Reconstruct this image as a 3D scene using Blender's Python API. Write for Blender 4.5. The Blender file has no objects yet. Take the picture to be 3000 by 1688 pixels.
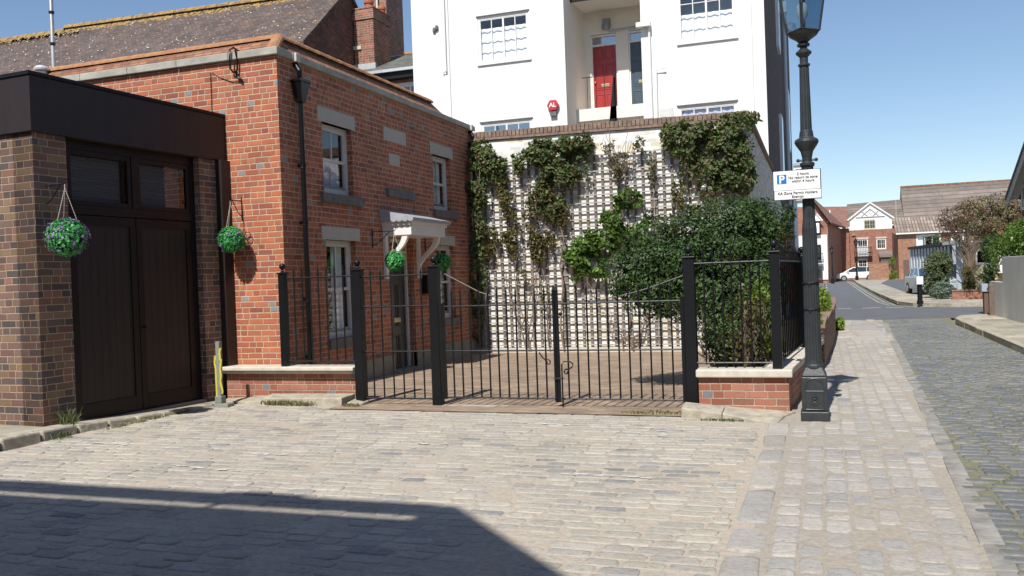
import bpy, math, random
from mathutils import Vector, Matrix, noise as mnoise
R = math.radians
random.seed(7)
S = bpy.context.scene
C = bpy.context.collection
# ---------------------------------------------------------------- camera
cam = bpy.data.objects.new('camera', bpy.data.cameras.new('camera')); C.objects.link(cam); S.camera = cam
yaw, pitch, roll = R(19.4), R(-.556), R(-2.06)
F0 = Vector((-math.sin(yaw), math.cos(yaw), 0)); R0 = Vector((math.cos(yaw), math.sin(yaw), 0)); Z = Vector((0, 0, 1))
F = F0*math.cos(pitch)+Z*math.sin(pitch); U0 = Z*math.cos(pitch)-F0*math.sin(pitch)
Rv = R0*math.cos(roll)+U0*math.sin(roll); U = U0*math.cos(roll)-R0*math.sin(roll)
cam.matrix_world = Matrix(((Rv.x, U.x, -F.x, 0), (Rv.y, U.y, -F.y, 0), (Rv.z, U.z, -F.z, 1.5), (0, 0, 0, 1)))
cam.data.sensor_width = 36; cam.data.lens = 36*2217/2576; cam.data.clip_end = 3000; cam.data.clip_start = .05
# ---------------------------------------------------------------- light
SUN_EL, SUN_HD = R(51), R(4.6)
W = bpy.data.worlds.new('World'); S.world = W; W.use_nodes = True
wn = W.node_tree.nodes; wn.clear()
sky = wn.new('ShaderNodeTexSky'); sky.sky_type = 'NISHITA'; sky.sun_disc = False
sky.sun_elevation = SUN_EL; sky.sun_rotation = R(180)+SUN_HD; sky.air_density = 1.0; sky.dust_density = .15; sky.ozone_density = 2.6
bg = wn.new('ShaderNodeBackground'); bg.inputs[1].default_value = .095
wo = wn.new('ShaderNodeOutputWorld'); W.node_tree.links.new(sky.outputs[0], bg.inputs[0]); W.node_tree.links.new(bg.outputs[0], wo.inputs[0])
sl = bpy.data.lights.new('sun', 'SUN'); sl.energy = 4.4; sl.angle = R(.5); sl.color = (1, .96, .895)
so = bpy.data.objects.new('sun', sl); C.objects.link(so); so.location = (0, 0, 30)
so.rotation_euler = Vector((math.cos(SUN_EL)*math.sin(SUN_HD), math.cos(SUN_EL)*math.cos(SUN_HD), -math.sin(SUN_EL))).to_track_quat('-Z', 'Y').to_euler()
S.view_settings.view_transform = 'Standard'; S.view_settings.look = 'None'; S.view_settings.exposure = .4; S.view_settings.gamma = 1
S.render.engine = 'CYCLES'; S.cycles.max_bounces = 6; S.cycles.transparent_max_bounces = 12

# ---------------------------------------------------------------- node helpers
class NT:
    def __init__(s, name):
        s.m = bpy.data.materials.new(name); s.m.use_nodes = True; s.n = s.m.node_tree.nodes; s.l = s.m.node_tree.links
        s.n.clear(); s.out = s.n.new('ShaderNodeOutputMaterial')
    def put(s, sock, v):
        if v is None: return
        if isinstance(v, bpy.types.NodeSocket): s.l.new(v, sock)
        elif isinstance(v, (tuple, list)) and len(v) == 3 and sock.type == 'RGBA': sock.default_value = (*v, 1)
        else: sock.default_value = v
    def math(s, op, a, b=None, c=None, clamp=False):
        n = s.n.new('ShaderNodeMath'); n.operation = op; n.use_clamp = clamp
        s.put(n.inputs[0], a); s.put(n.inputs[1], b)
        if c is not None: s.put(n.inputs[2], c)
        return n.outputs[0]
    def mix(s, f, a, b, mode='MIX'):
        n = s.n.new('ShaderNodeMix'); n.data_type = 'RGBA'; n.blend_type = mode
        s.put(n.inputs[0], f); s.put(n.inputs[6], a); s.put(n.inputs[7], b); return n.outputs[2]
    def ramp(s, f, stops, const=False):
        n = s.n.new('ShaderNodeValToRGB'); e = n.color_ramp.elements
        if const: n.color_ramp.interpolation = 'CONSTANT'
        while len(e) < len(stops): e.new(.5)
        for i, (p, c) in enumerate(stops):
            e[i].position = p; e[i].color = (*c, 1) if isinstance(c, tuple) else (c, c, c, 1)
        s.put(n.inputs[0], f); return n.outputs[0]
    def noise(s, scale, detail=4, rough=.55, vec=None, out=0, stretch=None):
        n = s.n.new('ShaderNodeTexNoise'); n.inputs['Scale'].default_value = scale; n.inputs['Detail'].default_value = detail
        n.inputs['Roughness'].default_value = rough
        v = vec if vec is not None else s.obj()
        if stretch:
            mp = s.n.new('ShaderNodeMapping'); s.l.new(v, mp.inputs[0]); mp.inputs['Scale'].default_value = stretch; v = mp.outputs[0]
        s.l.new(v, n.inputs['Vector']); return n.outputs[out]
    def obj(s):
        if not hasattr(s, '_o'): s._o = s.n.new('ShaderNodeTexCoord')
        return s._o.outputs['Object']
    def sep(s, v):
        n = s.n.new('ShaderNodeSeparateXYZ'); s.l.new(v, n.inputs[0]); return n.outputs
    def comb(s, x, y, z=0.):
        n = s.n.new('ShaderNodeCombineXYZ'); s.put(n.inputs[0], x); s.put(n.inputs[1], y); s.put(n.inputs[2], z); return n.outputs[0]
    def white(s, v):
        n = s.n.new('ShaderNodeTexWhiteNoise'); s.l.new(v, n.inputs['Vector']); return n.outputs
    def bump(s, h, strength=.5, dist=.01, nrm=None):
        n = s.n.new('ShaderNodeBump'); n.inputs['Strength'].default_value = strength; n.inputs['Distance'].default_value = dist
        s.l.new(h, n.inputs['Height'])
        if nrm is not None: s.l.new(nrm, n.inputs['Normal'])
        return n.outputs[0]
    def attr(s, name='rnd'):
        n = s.n.new('ShaderNodeAttribute'); n.attribute_name = name; return n.outputs['Fac']
    def pbr(s, col, rough=.8, metal=0., nrm=None, spec=.5, **kw):
        n = s.n.new('ShaderNodeBsdfPrincipled'); s.put(n.inputs['Base Color'], col); s.put(n.inputs['Roughness'], rough)
        s.put(n.inputs['Metallic'], metal); s.put(n.inputs['Specular IOR Level'], spec)
        if nrm is not None: s.l.new(nrm, n.inputs['Normal'])
        s.l.new(n.outputs[0], s.out.inputs[0]); return n

def plain(name, col, rough=.6, metal=0., var=.25, vs=6., bump=0., bs=40., spec=.5, stretch=None):
    t = NT(name); nz = t.noise(vs, 5, .6, stretch=stretch)
    f = t.ramp(nz, [(.25, 1-var), (.75, 1+var*.5)])
    c = t.mix(1., col, f, 'MULTIPLY')
    nr = t.bump(t.noise(bs, 4), bump, .01) if bump else None
    t.pbr(c, rough, metal, nr, spec); return t.m

def brickmat(name, cols, mortar, L=.225, H=.075, head=.35, joint=.006, grey=.05, greycol=(.2, .2, .21), bump=.8, wob=.003, dirt=.25, vslope=False, rough=.85, stagger=.5, mvar=.2):
    t = NT(name); tc = t.n.new('ShaderNodeTexCoord'); x, y, z = t.sep(tc.outputs['Object']); nx, ny, nz = t.sep(tc.outputs['Normal'])
    isx = t.math('GREATER_THAN', t.math('ABSOLUTE', nx), .6); isz = t.math('GREATER_THAN', t.math('ABSOLUTE', nz), .6)
    Uc = t.math('ADD', x, t.math('MULTIPLY', isx, t.math('SUBTRACT', y, x)))
    V = t.math('ADD', z, t.math('MULTIPLY', isz, t.math('SUBTRACT', y, z)))
    w1, w2, w3 = t.sep(t.noise(5., 3, .6, tc.outputs['Object'], 1))
    Uc = t.math('ADD', Uc, t.math('MULTIPLY', t.math('SUBTRACT', w1, .5), wob*5)); V = t.math('ADD', V, t.math('MULTIPLY', t.math('SUBTRACT', w2, .5), wob*5))
    v = t.math('DIVIDE', V, H); row = t.math('FLOOR', v); fv = t.math('SUBTRACT', v, row)
    rw = t.white(t.comb(row, 3.3))[0]
    u = t.math('ADD', t.math('DIVIDE', Uc, L), t.math('ADD', t.math('MULTIPLY', t.math('MODULO', t.math('ABSOLUTE', row), 2.), stagger), t.math('MULTIPLY', rw, .3 if stagger else 0)))
    idn = t.math('FLOOR', u); fu = t.math('SUBTRACT', u, idn)
    r1 = t.white(t.comb(idn, row, 1.7))[0]; sp = t.math('ADD', 1., t.math('LESS_THAN', r1, head))
    fs = t.math('MULTIPLY', fu, sp); fi = t.math('FLOOR', fs); fu2 = t.math('SUBTRACT', fs, fi)
    wn_ = t.white(t.comb(t.math('ADD', idn, t.math('MULTIPLY', fi, .37)), row, 9.1)); val = wn_[0]; _, g2, b2 = t.sep(wn_[1])
    du = t.math('DIVIDE', t.math('MULTIPLY', t.math('MINIMUM', fu2, t.math('SUBTRACT', 1., fu2)), L), sp)
    dv = t.math('MULTIPLY', t.math('MINIMUM', fv, t.math('SUBTRACT', 1., fv)), H)
    d = t.math('ADD', t.math('MINIMUM', du, dv), t.math('MULTIPLY', t.math('SUBTRACT', t.noise(45, 3, .6, tc.outputs['Object']), .5), .006))
    m = t.n.new('ShaderNodeMapRange'); m.interpolation_type = 'SMOOTHSTEP'; t.l.new(d, m.inputs[0]); m.inputs[1].default_value = joint*.55; m.inputs[2].default_value = joint*1.2
    face = m.outputs[0]
    n = len(cols); col = t.ramp(val, [(i/n, c) for i, c in enumerate(cols)], True)
    col = t.mix(1., col, t.ramp(b2, [(0, .78), (1, 1.15)]), 'MULTIPLY')
    fine = t.noise(60, 4, .7, tc.outputs['Object'])
    col = t.mix(1., col, t.ramp(fine, [(.3, .8), (.7, 1.12)]), 'MULTIPLY')
    if grey:
        gm = t.math('MULTIPLY', t.math('GREATER_THAN', g2, 1-grey), t.math('GREATER_THAN', sp, 1.5)); col = t.mix(gm, col, greycol)
    mo = t.mix(1., mortar, t.ramp(t.noise(9, 4, .6, tc.outputs['Object']), [(.3, 1-mvar), (.7, 1+mvar)]), 'MULTIPLY')
    col = t.mix(face, mo, col)
    big = t.noise(1.3, 5, .65, tc.outputs['Object']); col = t.mix(1., col, t.ramp(big, [(.3, 1-dirt), (.7, 1+dirt*.4)]), 'MULTIPLY')
    h = t.math('ADD', t.math('MULTIPLY', face, .8), t.math('MULTIPLY', fine, .35))
    t.pbr(col, rough, 0, t.bump(h, bump, .012)); return t.m

def glassmat(name, tint=(.75, .8, .85), refl=.25):
    t = NT(name); a = t.n.new('ShaderNodeBsdfTransparent'); a.inputs[0].default_value = (*tint, 1)
    b = t.n.new('ShaderNodeBsdfGlossy'); b.inputs['Roughness'].default_value = .03
    lw = t.n.new('ShaderNodeLayerWeight'); lw.inputs[0].default_value = .5
    f = t.math('ADD', t.math('MULTIPLY', t.math('POWER', lw.outputs['Facing'], 4.), .6), refl, clamp=True)
    mx = t.n.new('ShaderNodeMixShader'); t.l.new(f, mx.inputs[0]); t.l.new(a.outputs[0], mx.inputs[1]); t.l.new(b.outputs[0], mx.inputs[2])
    t.l.new(mx.outputs[0], t.out.inputs[0]); return t.m

def leafmat(name, stops, trans=.35, rough=.45):
    t = NT(name); c = t.ramp(t.attr(), stops); c = t.mix(1., c, t.ramp(t.noise(3., 3), [(.3, .7), (.7, 1.2)]), 'MULTIPLY')
    p = t.pbr(c, rough, 0, None, .3); tr = t.n.new('ShaderNodeBsdfTranslucent'); t.l.new(t.mix(1., c, (1.3, 1.5, .6), 'MULTIPLY'), tr.inputs[0])
    mx = t.n.new('ShaderNodeMixShader'); mx.inputs[0].default_value = trans; t.l.new(p.outputs[0], mx.inputs[1]); t.l.new(tr.outputs[0], mx.inputs[2]); t.l.new(mx.outputs[0], t.out.inputs[0]); return t.m

def settmat(name, stops, sand, sandamt=.5, rough=.75, bump=.6, moss=None):
    t = NT(name); c = t.ramp(t.attr(), stops, True)
    c = t.mix(1., c, t.ramp(t.noise(28, 6, .7), [(.25, .72), (.75, 1.18)]), 'MULTIPLY')
    dust = t.math('MULTIPLY', t.ramp(t.noise(1.1, 6, .7), [(.38, .25), (.62, 1.)]), sandamt)
    dust = t.math('MULTIPLY', dust, t.ramp(t.noise(17, 4, .7), [(.3, .35), (.6, 1.)]))
    c = t.mix(dust, c, sand)
    if moss: c = t.mix(t.ramp(t.noise(4., 6, .75), [(.52, 0.), (.66, .75)]), c, moss)
    c = t.mix(1., c, t.ramp(t.noise(.7, 6, .65), [(.3, .76), (.5, 1.), (.7, 1.08)]), 'MULTIPLY')
    c = t.mix(1., c, t.ramp(t.noise(38, 5, .75, stretch=(.6, 1.5, 1)), [(.33, .55), (.45, 1.), (.6, 1.), (.72, 1.18)]), 'MULTIPLY')
    h = t.math('ADD', t.noise(20, 5, .6), t.math('MULTIPLY', t.noise(110, 3), .4))
    t.pbr(c, rough, 0, t.bump(h, bump, .016)); return t.m

# ---------------------------------------------------------------- mesh helpers
ORG = {}
class MB:
    def __init__(s): s.v = []; s.f = []; s.r = []; s.cur = None
    def add(s, vs, fs):
        k = len(s.v); s.v += [tuple(p) for p in vs]; rv = random.random() if s.cur is None else s.cur
        for f in fs: s.f.append(tuple(i+k for i in f)); s.r.append(rv)
        return s
    def box(s, x0, x1, y0, y1, z0, z1):
        if x0 > x1: x0, x1 = x1, x0
        if y0 > y1: y0, y1 = y1, y0
        if z0 > z1: z0, z1 = z1, z0
        return s.add([(x0, y0, z0), (x1, y0, z0), (x1, y1, z0), (x0, y1, z0), (x0, y0, z1), (x1, y0, z1), (x1, y1, z1), (x0, y1, z1)],
            [(0, 3, 2, 1), (4, 5, 6, 7), (0, 1, 5, 4), (1, 2, 6, 5), (2, 3, 7, 6), (3, 0, 4, 7)])
    def hexa(s, b, t):
        n = len(b); return s.add(list(b)+list(t), [tuple(range(n-1, -1, -1)), tuple(range(n, 2*n))]+[(i, (i+1) % n, n+(i+1) % n, n+i) for i in range(n)])
    def quad(s, *p): return s.add(p, [tuple(range(len(p)))])
    def prism(s, poly, ax, a, b):   # poly in the two remaining axes
        def P(u, w, t): return (t, u, w) if ax == 'x' else (u, t, w) if ax == 'y' else (u, w, t)
        return s.hexa([P(u, w, a) for u, w in poly], [P(u, w, b) for u, w in poly])
    def tube(s, pts, r, n=8, r2=None):
        pts = [Vector(p) for p in pts]; rings = []
        m = len(pts)
        for i, p in enumerate(pts):
            d = (pts[min(i+1, m-1)]-pts[max(i-1, 0)]).normalized()
            a = d.cross(Vector((0, 0, 1)) if abs(d.z) < .9 else Vector((1, 0, 0))).normalized(); b = d.cross(a)
            rr = r if r2 is None else r+(r2-r)*i/(m-1)
            rings += [p+a*rr*math.cos(2*math.pi*k/n)+b*rr*math.sin(2*math.pi*k/n) for k in range(n)]
        fs = [(i*n+k, i*n+(k+1) % n, (i+1)*n+(k+1) % n, (i+1)*n+k) for i in range(m-1) for k in range(n)]
        fs += [tuple(range(n)), tuple((m-1)*n+k for k in range(n-1, -1, -1))]
        return s.add(rings, fs)
    def lathe(s, prof, x, y, n=24, flute=0., rot=0.):
        vs = []
        for (r, z) in prof:
            for k in range(n):
                a = 2*math.pi*k/n+rot; q = r*(1-flute*(k % 2)) if flute else r
                vs.append((x+q*math.cos(a), y+q*math.sin(a), z))
        m = len(prof)
        fs = [(i*n+k, i*n+(k+1) % n, (i+1)*n+(k+1) % n, (i+1)*n+k) for i in range(m-1) for k in range(n)]
        fs += [tuple(range(n-1, -1, -1)), tuple((m-1)*n+k for k in range(n))]
        return s.add(vs, fs)
    def ball(s, x, y, z, r, n=12, sq=1.):
        return s.lathe([(max(r*math.sin(math.pi*i/n), .0005), z-r*sq*math.cos(math.pi*i/n)) for i in range(n+1)], x, y, n+4)
    def build(s, name, mat, parent=None, smooth=False, bevel=0., org=None, seg=2):
        me = bpy.data.meshes.new(name)
        o_ = ORG.get(parent.name, (0, 0, 0)) if parent else (org or (0, 0, 0))
        me.from_pydata([(p[0]-o_[0], p[1]-o_[1], p[2]-o_[2]) for p in s.v], [], s.f)
        at = me.attributes.new('rnd', 'FLOAT', 'FACE'); at.data.foreach_set('value', s.r)
        me.materials.append(mat)
        if smooth: me.polygons.foreach_set('use_smooth', [True]*len(s.f))
        me.update()
        o = bpy.data.objects.new(name, me); C.objects.link(o)
        if parent:
            o.parent = parent; ORG[o.name] = o_
        elif org: o.location = org; ORG[o.name] = org
        if bevel:
            b = o.modifiers.new('bevel', 'BEVEL'); b.width = bevel; b.segments = seg; b.limit_method = 'ANGLE'
        if smooth and bevel == 0: 
            pass
        return o
def tag(o, label, cat, group=None):
    o['label'] = label; o['category'] = cat
    if group: o['group'] = group
    return o
def thing(name, label, cat, loc=(0, 0, 0), rotz=0, group=None, local=False):
    o = bpy.data.objects.new(name, None); C.objects.link(o); o.location = loc; o.rotation_euler = (0, 0, rotz); o.empty_display_size = .2
    if not local: ORG[o.name] = tuple(loc)
    return tag(o, label, cat, group)
def struct(o): o['kind'] = 'structure'; return o
def kids(o): return [c for c in C.objects if c.parent == o]
def dup(o, loc, label, rotz=None, group=None):
    def cp(a, par):
        c = a.copy(); C.objects.link(c); c.parent = par
        for ch in kids(a): cp(ch, c)
        return c
    r = cp(o, None); r.location = loc; r['label'] = label
    if rotz is not None: r.rotation_euler = (0, 0, rotz)
    return r
class Pl:   # a wall plane: u along it, d outwards, z up
    def __init__(s, ax, p, sg=1): s.ax = ax; s.p = p; s.sg = sg
    def pt(s, u, d, z): return (u, s.p-d*s.sg, z) if s.ax == 'y' else (s.p+d*s.sg, u, z)
    def box(s, mb, u0, u1, d0, d1, z0, z1):
        a = s.pt(u0, d0, z0); b = s.pt(u1, d1, z1); return mb.box(a[0], b[0], a[1], b[1], a[2], b[2])
    def wall(s, mb, u0, u1, z0, z1, holes=(), dep=.1, thick=.25, ends=True):
        us = sorted({u0, u1, *[h[0] for h in holes], *[h[1] for h in holes]}); zs = sorted({z0, z1, *[h[2] for h in holes], *[h[3] for h in holes]})
        for a, b in zip(us, us[1:]):
            for c, d in zip(zs, zs[1:]):
                if any(h[0] <= a and b <= h[1] and h[2] <= c and d <= h[3] for h in holes): continue
                mb.quad(s.pt(a, 0, c), s.pt(b, 0, c), s.pt(b, 0, d), s.pt(a, 0, d))
        for h in holes:
            P = lambda u, q, z: s.pt(u, -q, z)
            mb.quad(P(h[0], 0, h[2]), P(h[0], dep, h[2]), P(h[0], dep, h[3]), P(h[0], 0, h[3])); mb.quad(P(h[1], 0, h[2]), P(h[1], dep, h[2]), P(h[1], dep, h[3]), P(h[1], 0, h[3]))
            mb.quad(P(h[0], 0, h[3]), P(h[1], 0, h[3]), P(h[1], dep, h[3]), P(h[0], dep, h[3])); mb.quad(P(h[0], 0, h[2]), P(h[1], 0, h[2]), P(h[1], dep, h[2]), P(h[0], dep, h[2]))
        mb.quad(s.pt(u0, -thick, z0), s.pt(u1, -thick, z0), s.pt(u1, -thick, z1), s.pt(u0, -thick, z1)) if not holes else None
        for u in ((u0, u1) if ends else ()): mb.quad(s.pt(u, 0, z0), s.pt(u, -thick, z0), s.pt(u, -thick, z1), s.pt(u, 0, z1))
        mb.quad(s.pt(u0, 0, z1), s.pt(u1, 0, z1), s.pt(u1, -thick, z1), s.pt(u0, -thick, z1))
def blob(b): return (*b, 1.) if len(b) == 6 else b
def leaves(mb, blobs, n, size, seed=1, gap=.0, gs=3., up=.3, shell=2.2, lo=0., hi=1., aspect=.55, out=.6):
    rg = random.Random(seed); bl = [blob(b) for b in blobs]; ws = [b[3]*b[4]*b[5]*b[6] for b in bl]; off = Vector((seed*3.1, seed*1.7, 0)); k = 0; tries = 0
    while k < n and tries < n*6:
        tries += 1
        b = rg.choices(bl, ws)[0]
        d = Vector((rg.gauss(0, 1), rg.gauss(0, 1), rg.gauss(0, 1))).normalized(); r = rg.random()**(1/shell)
        p = Vector((b[0]+d.x*b[3]*r, b[1]+d.y*b[4]*r, b[2]+d.z*b[5]*r))
        nv = mnoise.noise(p*gs+off)
        if gap and nv < -.5+gap+rg.random()*.25: continue
        k += 1
        nrm = (d*out+Vector((rg.gauss(0, .5), rg.gauss(0, .5), rg.gauss(0, .5)+up))).normalized()
        a = nrm.orthogonal().normalized(); a.rotate(Matrix.Rotation(rg.random()*6.28, 3, nrm)); c = nrm.cross(a)
        sz = size*rg.uniform(.45, 1.5); L = a*sz; Wd = c*sz*aspect
        tipd = nrm*sz*rg.uniform(-.25, .1)
        mb.cur = min(1, max(0, lo+(hi-lo)*(rg.random()*.7+(nv+.5)*.3)))
        mb.add([p-L*.5, p+Wd*.5, p+L*.5+tipd, p-Wd*.5], [(0, 1, 2, 3)])
    mb.cur = None
def twig(mb, p, q, r, rg, n=5, w=.05, r2=None):
    p, q = Vector(p), Vector(q); pts = [p.lerp(q, i/n)+Vector((rg.uniform(-w, w), rg.uniform(-w, w)*.5, rg.uniform(-w, w)))*(0 if i in (0, n) else 1) for i in range(n+1)]
    mb.tube(pts, r, 5, r2 if r2 is not None else r*.4); return pts
def textmesh(txt, size, mat, parent, fn, name='lettering', align='CENTER', bold=0.):
    cu = bpy.data.curves.new('t', 'FONT'); cu.body = txt; cu.size = size; cu.align_x = align; cu.offset = bold; cu.space_line = 1.0
    to = bpy.data.objects.new('t', cu); C.objects.link(to); bpy.context.view_layer.update()
    me = bpy.data.meshes.new_from_object(to.evaluated_get(bpy.context.evaluated_depsgraph_get())); C.objects.unlink(to); bpy.data.objects.remove(to)
    mb = MB(); mb.add([fn(v.co.x, v.co.y) for v in me.vertices], [tuple(p.vertices) for p in me.polygons]); bpy.data.meshes.remove(me)
    return mb.build(name, mat, parent)

# ---------------------------------------------------------------- materials
M = {}
M['redbrick'] = brickmat('red_brick', [(.47, .145, .075), (.42, .125, .07), (.49, .165, .085), (.36, .115, .075), (.48, .15, .07), (.44, .16, .09)], (.54, .38, .26), H=.078, head=.42, joint=.0085, grey=.075, greycol=(.26, .26, .27), dirt=.22)
M['lowbrick'] = brickmat('low_wall_brick', [(.36, .14, .09), (.41, .17, .115), (.38, .13, .08), (.34, .155, .11)], (.47, .38, .28), H=.077, head=.3, joint=.006, grey=.2, greycol=(.20, .21, .24), dirt=.3)
M['brownbrick'] = brickmat('brown_brick', [(.19, .115, .09), (.13, .095, .085), (.23, .12, .085), (.20, .13, .10), (.10, .08, .075), (.24, .16, .095), (.15, .105, .09), (.19, .11, .09)], (.44, .31, .22), H=.078, head=.4, joint=.006, grey=0, dirt=.25)
M['oldbrick'] = brickmat('old_brick', [(.17, .07, .05), (.22, .09, .06), (.13, .06, .05)], (.14, .11, .10), head=.4, grey=0, dirt=.4)
M['chimbrick'] = brickmat('chimney_brick', [(.36, .13, .08), (.30, .12, .08), (.40, .16, .10), (.22, .12, .09)], (.5, .42, .34), head=.4, grey=.1, greycol=(.12, .12, .11), dirt=.4)
M['farbrick'] = brickmat('orange_red_brick', [(.36, .145, .095), (.32, .125, .085), (.38, .165, .11)], (.40, .28, .20), head=.3, grey=0, dirt=.15)
M['orangebrick'] = brickmat('orange_brick', [(.38, .18, .11), (.34, .16, .10), (.41, .205, .125)], (.42, .30, .2), head=.3, grey=0, dirt=.2)
M['yellowbrick'] = brickmat('yellow_brick', [(.42, .31, .16), (.38, .28, .15), (.45, .34, .2)], (.45, .38, .28), head=.3, grey=0, dirt=.2)
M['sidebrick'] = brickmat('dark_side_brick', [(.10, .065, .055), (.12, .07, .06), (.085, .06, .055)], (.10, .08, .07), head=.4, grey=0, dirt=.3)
M['rowlock'] = plain('rowlock_brick', (.27, .185, .14), .85, var=.6, vs=14, bump=.5)
M['rooftile'] = brickmat('roof_tile_brown', [(.15, .105, .085), (.12, .09, .078), (.18, .12, .09), (.13, .10, .095)], (.045, .035, .03), L=.17, H=.085, head=0, joint=.006, grey=0, bump=1., dirt=.35)
M['graytile'] = brickmat('roof_tile_grey_brown', [(.215, .175, .15), (.205, .168, .143), (.222, .18, .153)], (.08, .065, .055), L=60, H=.42, head=0, joint=.03, grey=0, bump=1., dirt=.25)
M['orangetile'] = brickmat('orange_tiles', [(.36, .15, .08), (.30, .13, .075), (.40, .19, .10), (.28, .14, .09)], (.09, .05, .04), L=.17, H=.085, head=0, joint=.006, grey=0, bump=1., dirt=.4)
M['ribtile'] = brickmat('roof_tile_ribbed', [(.34, .27, .21), (.28, .22, .17), (.37, .30, .24)], (.13, .10, .08), L=.3, H=.9, head=0, joint=.05, grey=0, bump=1., dirt=.25, stagger=0)
M['slate'] = brickmat('slate', [(.13, .14, .12), (.16, .16, .13), (.11, .12, .115)], (.05, .05, .05), L=.25, H=.14, head=0, joint=.004, grey=0, dirt=.35)
def lichen():
    t = NT('lichen_roof'); src = M['rooftile']
    return src
t = NT('terracotta_ridge'); nz = t.noise(7, 5, .7); c = t.mix(t.ramp(nz, [(.42, 0.), (.6, 1.)]), (.33, .135, .075), (.38, .215, .085)); t.pbr(c, .85, 0, t.bump(nz, .5, .02)); M['ridge'] = t.m
t = NT('lichen_ridge'); nz = t.noise(5, 6, .75); c = t.mix(t.ramp(nz, [(.40, 0.), (.56, 1.)]), (.17, .115, .08), (.38, .24, .075)); t.pbr(c, .9, 0, t.bump(nz, .7, .03)); M['lichenridge'] = t.m
M['terracotta'] = plain('terracotta', (.42, .14, .07), .8, var=.3)
M['white'] = plain('white_render', (.80, .785, .74), .8, var=.13, vs=1.6, bump=.15, bs=25, stretch=(1.6, 1.6, .35))
M['cream'] = plain('cream_render', (.78, .735, .66), .8, var=.06, vs=1.2, bump=.15, bs=25)
M['paintwhite'] = plain('white_gloss_paint', (.78, .77, .74), .35, var=.05)
M['offwhite'] = plain('aged_white_paint', (.66, .65, .60), .5, var=.15, vs=12)
M['greyrender'] = plain('grey_render', (.62, .62, .57), .85, var=.12, vs=1.5, bump=.3)
M['shadedwhite'] = plain('shaded_white_render', (.50, .54, .60), .8, var=.05)  # bluish shade on white render and pipe, put into the base colour
M['lintel'] = plain('pale_stone', (.50, .46, .40), .75, var=.08, bump=.2, bs=60)
M['sill'] = plain('dark_weathered_stone', (.17, .165, .155), .85, var=.4, vs=9, bump=.4)
M['coping'] = plain('coping_stone', (.42, .40, .34), .85, var=.35, vs=5, bump=.4)
M['palestone'] = plain('pale_coping_slab', (.60, .55, .47), .8, var=.25, vs=7, bump=.4)
M['granite'] = plain('worn_kerb_granite', (.42, .38, .30), .85, var=.45, vs=9, bump=.9, bs=18)
M['edging'] = plain('weathered_grey_edging', (.30, .285, .26), .85, var=.55, vs=5, bump=.9, bs=22)
M['plinth'] = plain('stone_plinth', (.30, .27, .22), .85, var=.3, vs=5, bump=.3)
M['black'] = plain('black_gloss_metal', (.007, .008, .010), .42, var=.2, bump=.15, bs=30, spec=.3)
M['blackmatt'] = plain('black_iron', (.008, .008, .009), .5, var=.3, spec=.3)
M['pipe'] = plain('black_plastic_pipe', (.008, .008, .009), .3, var=.2, spec=.4)
M['lamppaint'] = plain('lamp_dark_grey_paint', (.032, .037, .041), .42, var=.35, vs=9, bump=.15, bs=50)
M['lampglass'] = glassmat('lantern_glass', (.55, .66, .72), .2)
M['glass'] = glassmat('window_glass', (.9, .93, .95), .14)
M['glassclear'] = glassmat('clear_window_glass', (.98, .99, 1.), .10)
M['glassrefl'] = glassmat('reflecting_glass', (.5, .55, .6), .45)
M['darkglass'] = glassmat('dim_garage_glass', (.5, .55, .6), .08)
M['dark'] = plain('dark_interior', (.015, .015, .018), .9)
M['skyreflroom'] = plain('room_with_sky_reflection_tone', (.55, .6, .66), .9)  # pale blue stands for sky reflected in the panes, put into the room colour
M['net'] = plain('net_curtain', (.90, .90, .90), .9, var=.08, vs=25, stretch=(8, 8, .3))
M['bluenet'] = plain('blue_white_curtain', (.62, .64, .78), .9, var=.2, vs=14, stretch=(8, 8, .2))
M['blind'] = plain('slatted_blind', (.35, .36, .36), .7, var=.5, vs=60, stretch=(.01, .01, 1))
t = NT('brown_fascia'); nz = t.noise(2.5, 5, .6, stretch=(3, 3, .4)); c = t.mix(t.ramp(nz, [(.3, 0.), (.7, 1.)]), (.014, .009, .009), (.026, .015, .014)); t.pbr(c, .55, 0, t.bump(nz, .1)); M['fascia'] = t.m
t = NT('dark_brown_boards'); x, y, z = t.sep(t.obj()); w = t.math('FRACT', t.math('MULTIPLY', y, 9.)); g = t.math('GREATER_THAN', t.math('ABSOLUTE', t.math('SUBTRACT', w, .5)), .44)
c = t.mix(g, t.mix(t.ramp(t.noise(4, 5, .6, stretch=(6, 6, .5)), [(.3, 0.), (.7, 1.)]), (.010, .006, .006), (.017, .010, .009)), (.003, .002, .002)); t.pbr(c, .55, 0, t.bump(t.math('MULTIPLY', g, -1.), .8, .01)); M['boards'] = t.m
M['browngloss'] = plain('brown_gloss_frame', (.013, .007, .007), .45, var=.2, spec=.3)
M['reddoor'] = plain('red_door_paint', (.34, .032, .03), .35, var=.08)
M['bluedoor'] = plain('slate_blue_door_paint', (.06, .085, .11), .35, var=.08)
M['greendoor'] = plain('old_grey_green_door', (.05, .05, .045), .4, var=.3)
M['brass'] = plain('brass', (.55, .48, .25), .35, .8)
M['steel'] = plain('galvanised_steel', (.30, .31, .32), .5, .4, var=.2)
M['alum'] = plain('pale_metal', (.6, .62, .63), .45, .4, var=.15)
M['lead'] = plain('lead_sheet', (.42, .44, .47), .55, .2, var=.25)
M['yellow'] = plain('yellow_tape', (.55, .49, .06), .5, var=.1)
M['greenpost'] = plain('grey_green_post', (.24, .25, .22), .6, var=.25)
M['red'] = plain('alarm_red', (.5, .035, .045), .35, var=.05)
M['signwhite'] = plain('sign_white', (.82, .82, .82), .4, var=.02)
M['signblue'] = plain('sign_blue', (.01, .17, .52), .4, var=.02)
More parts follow.
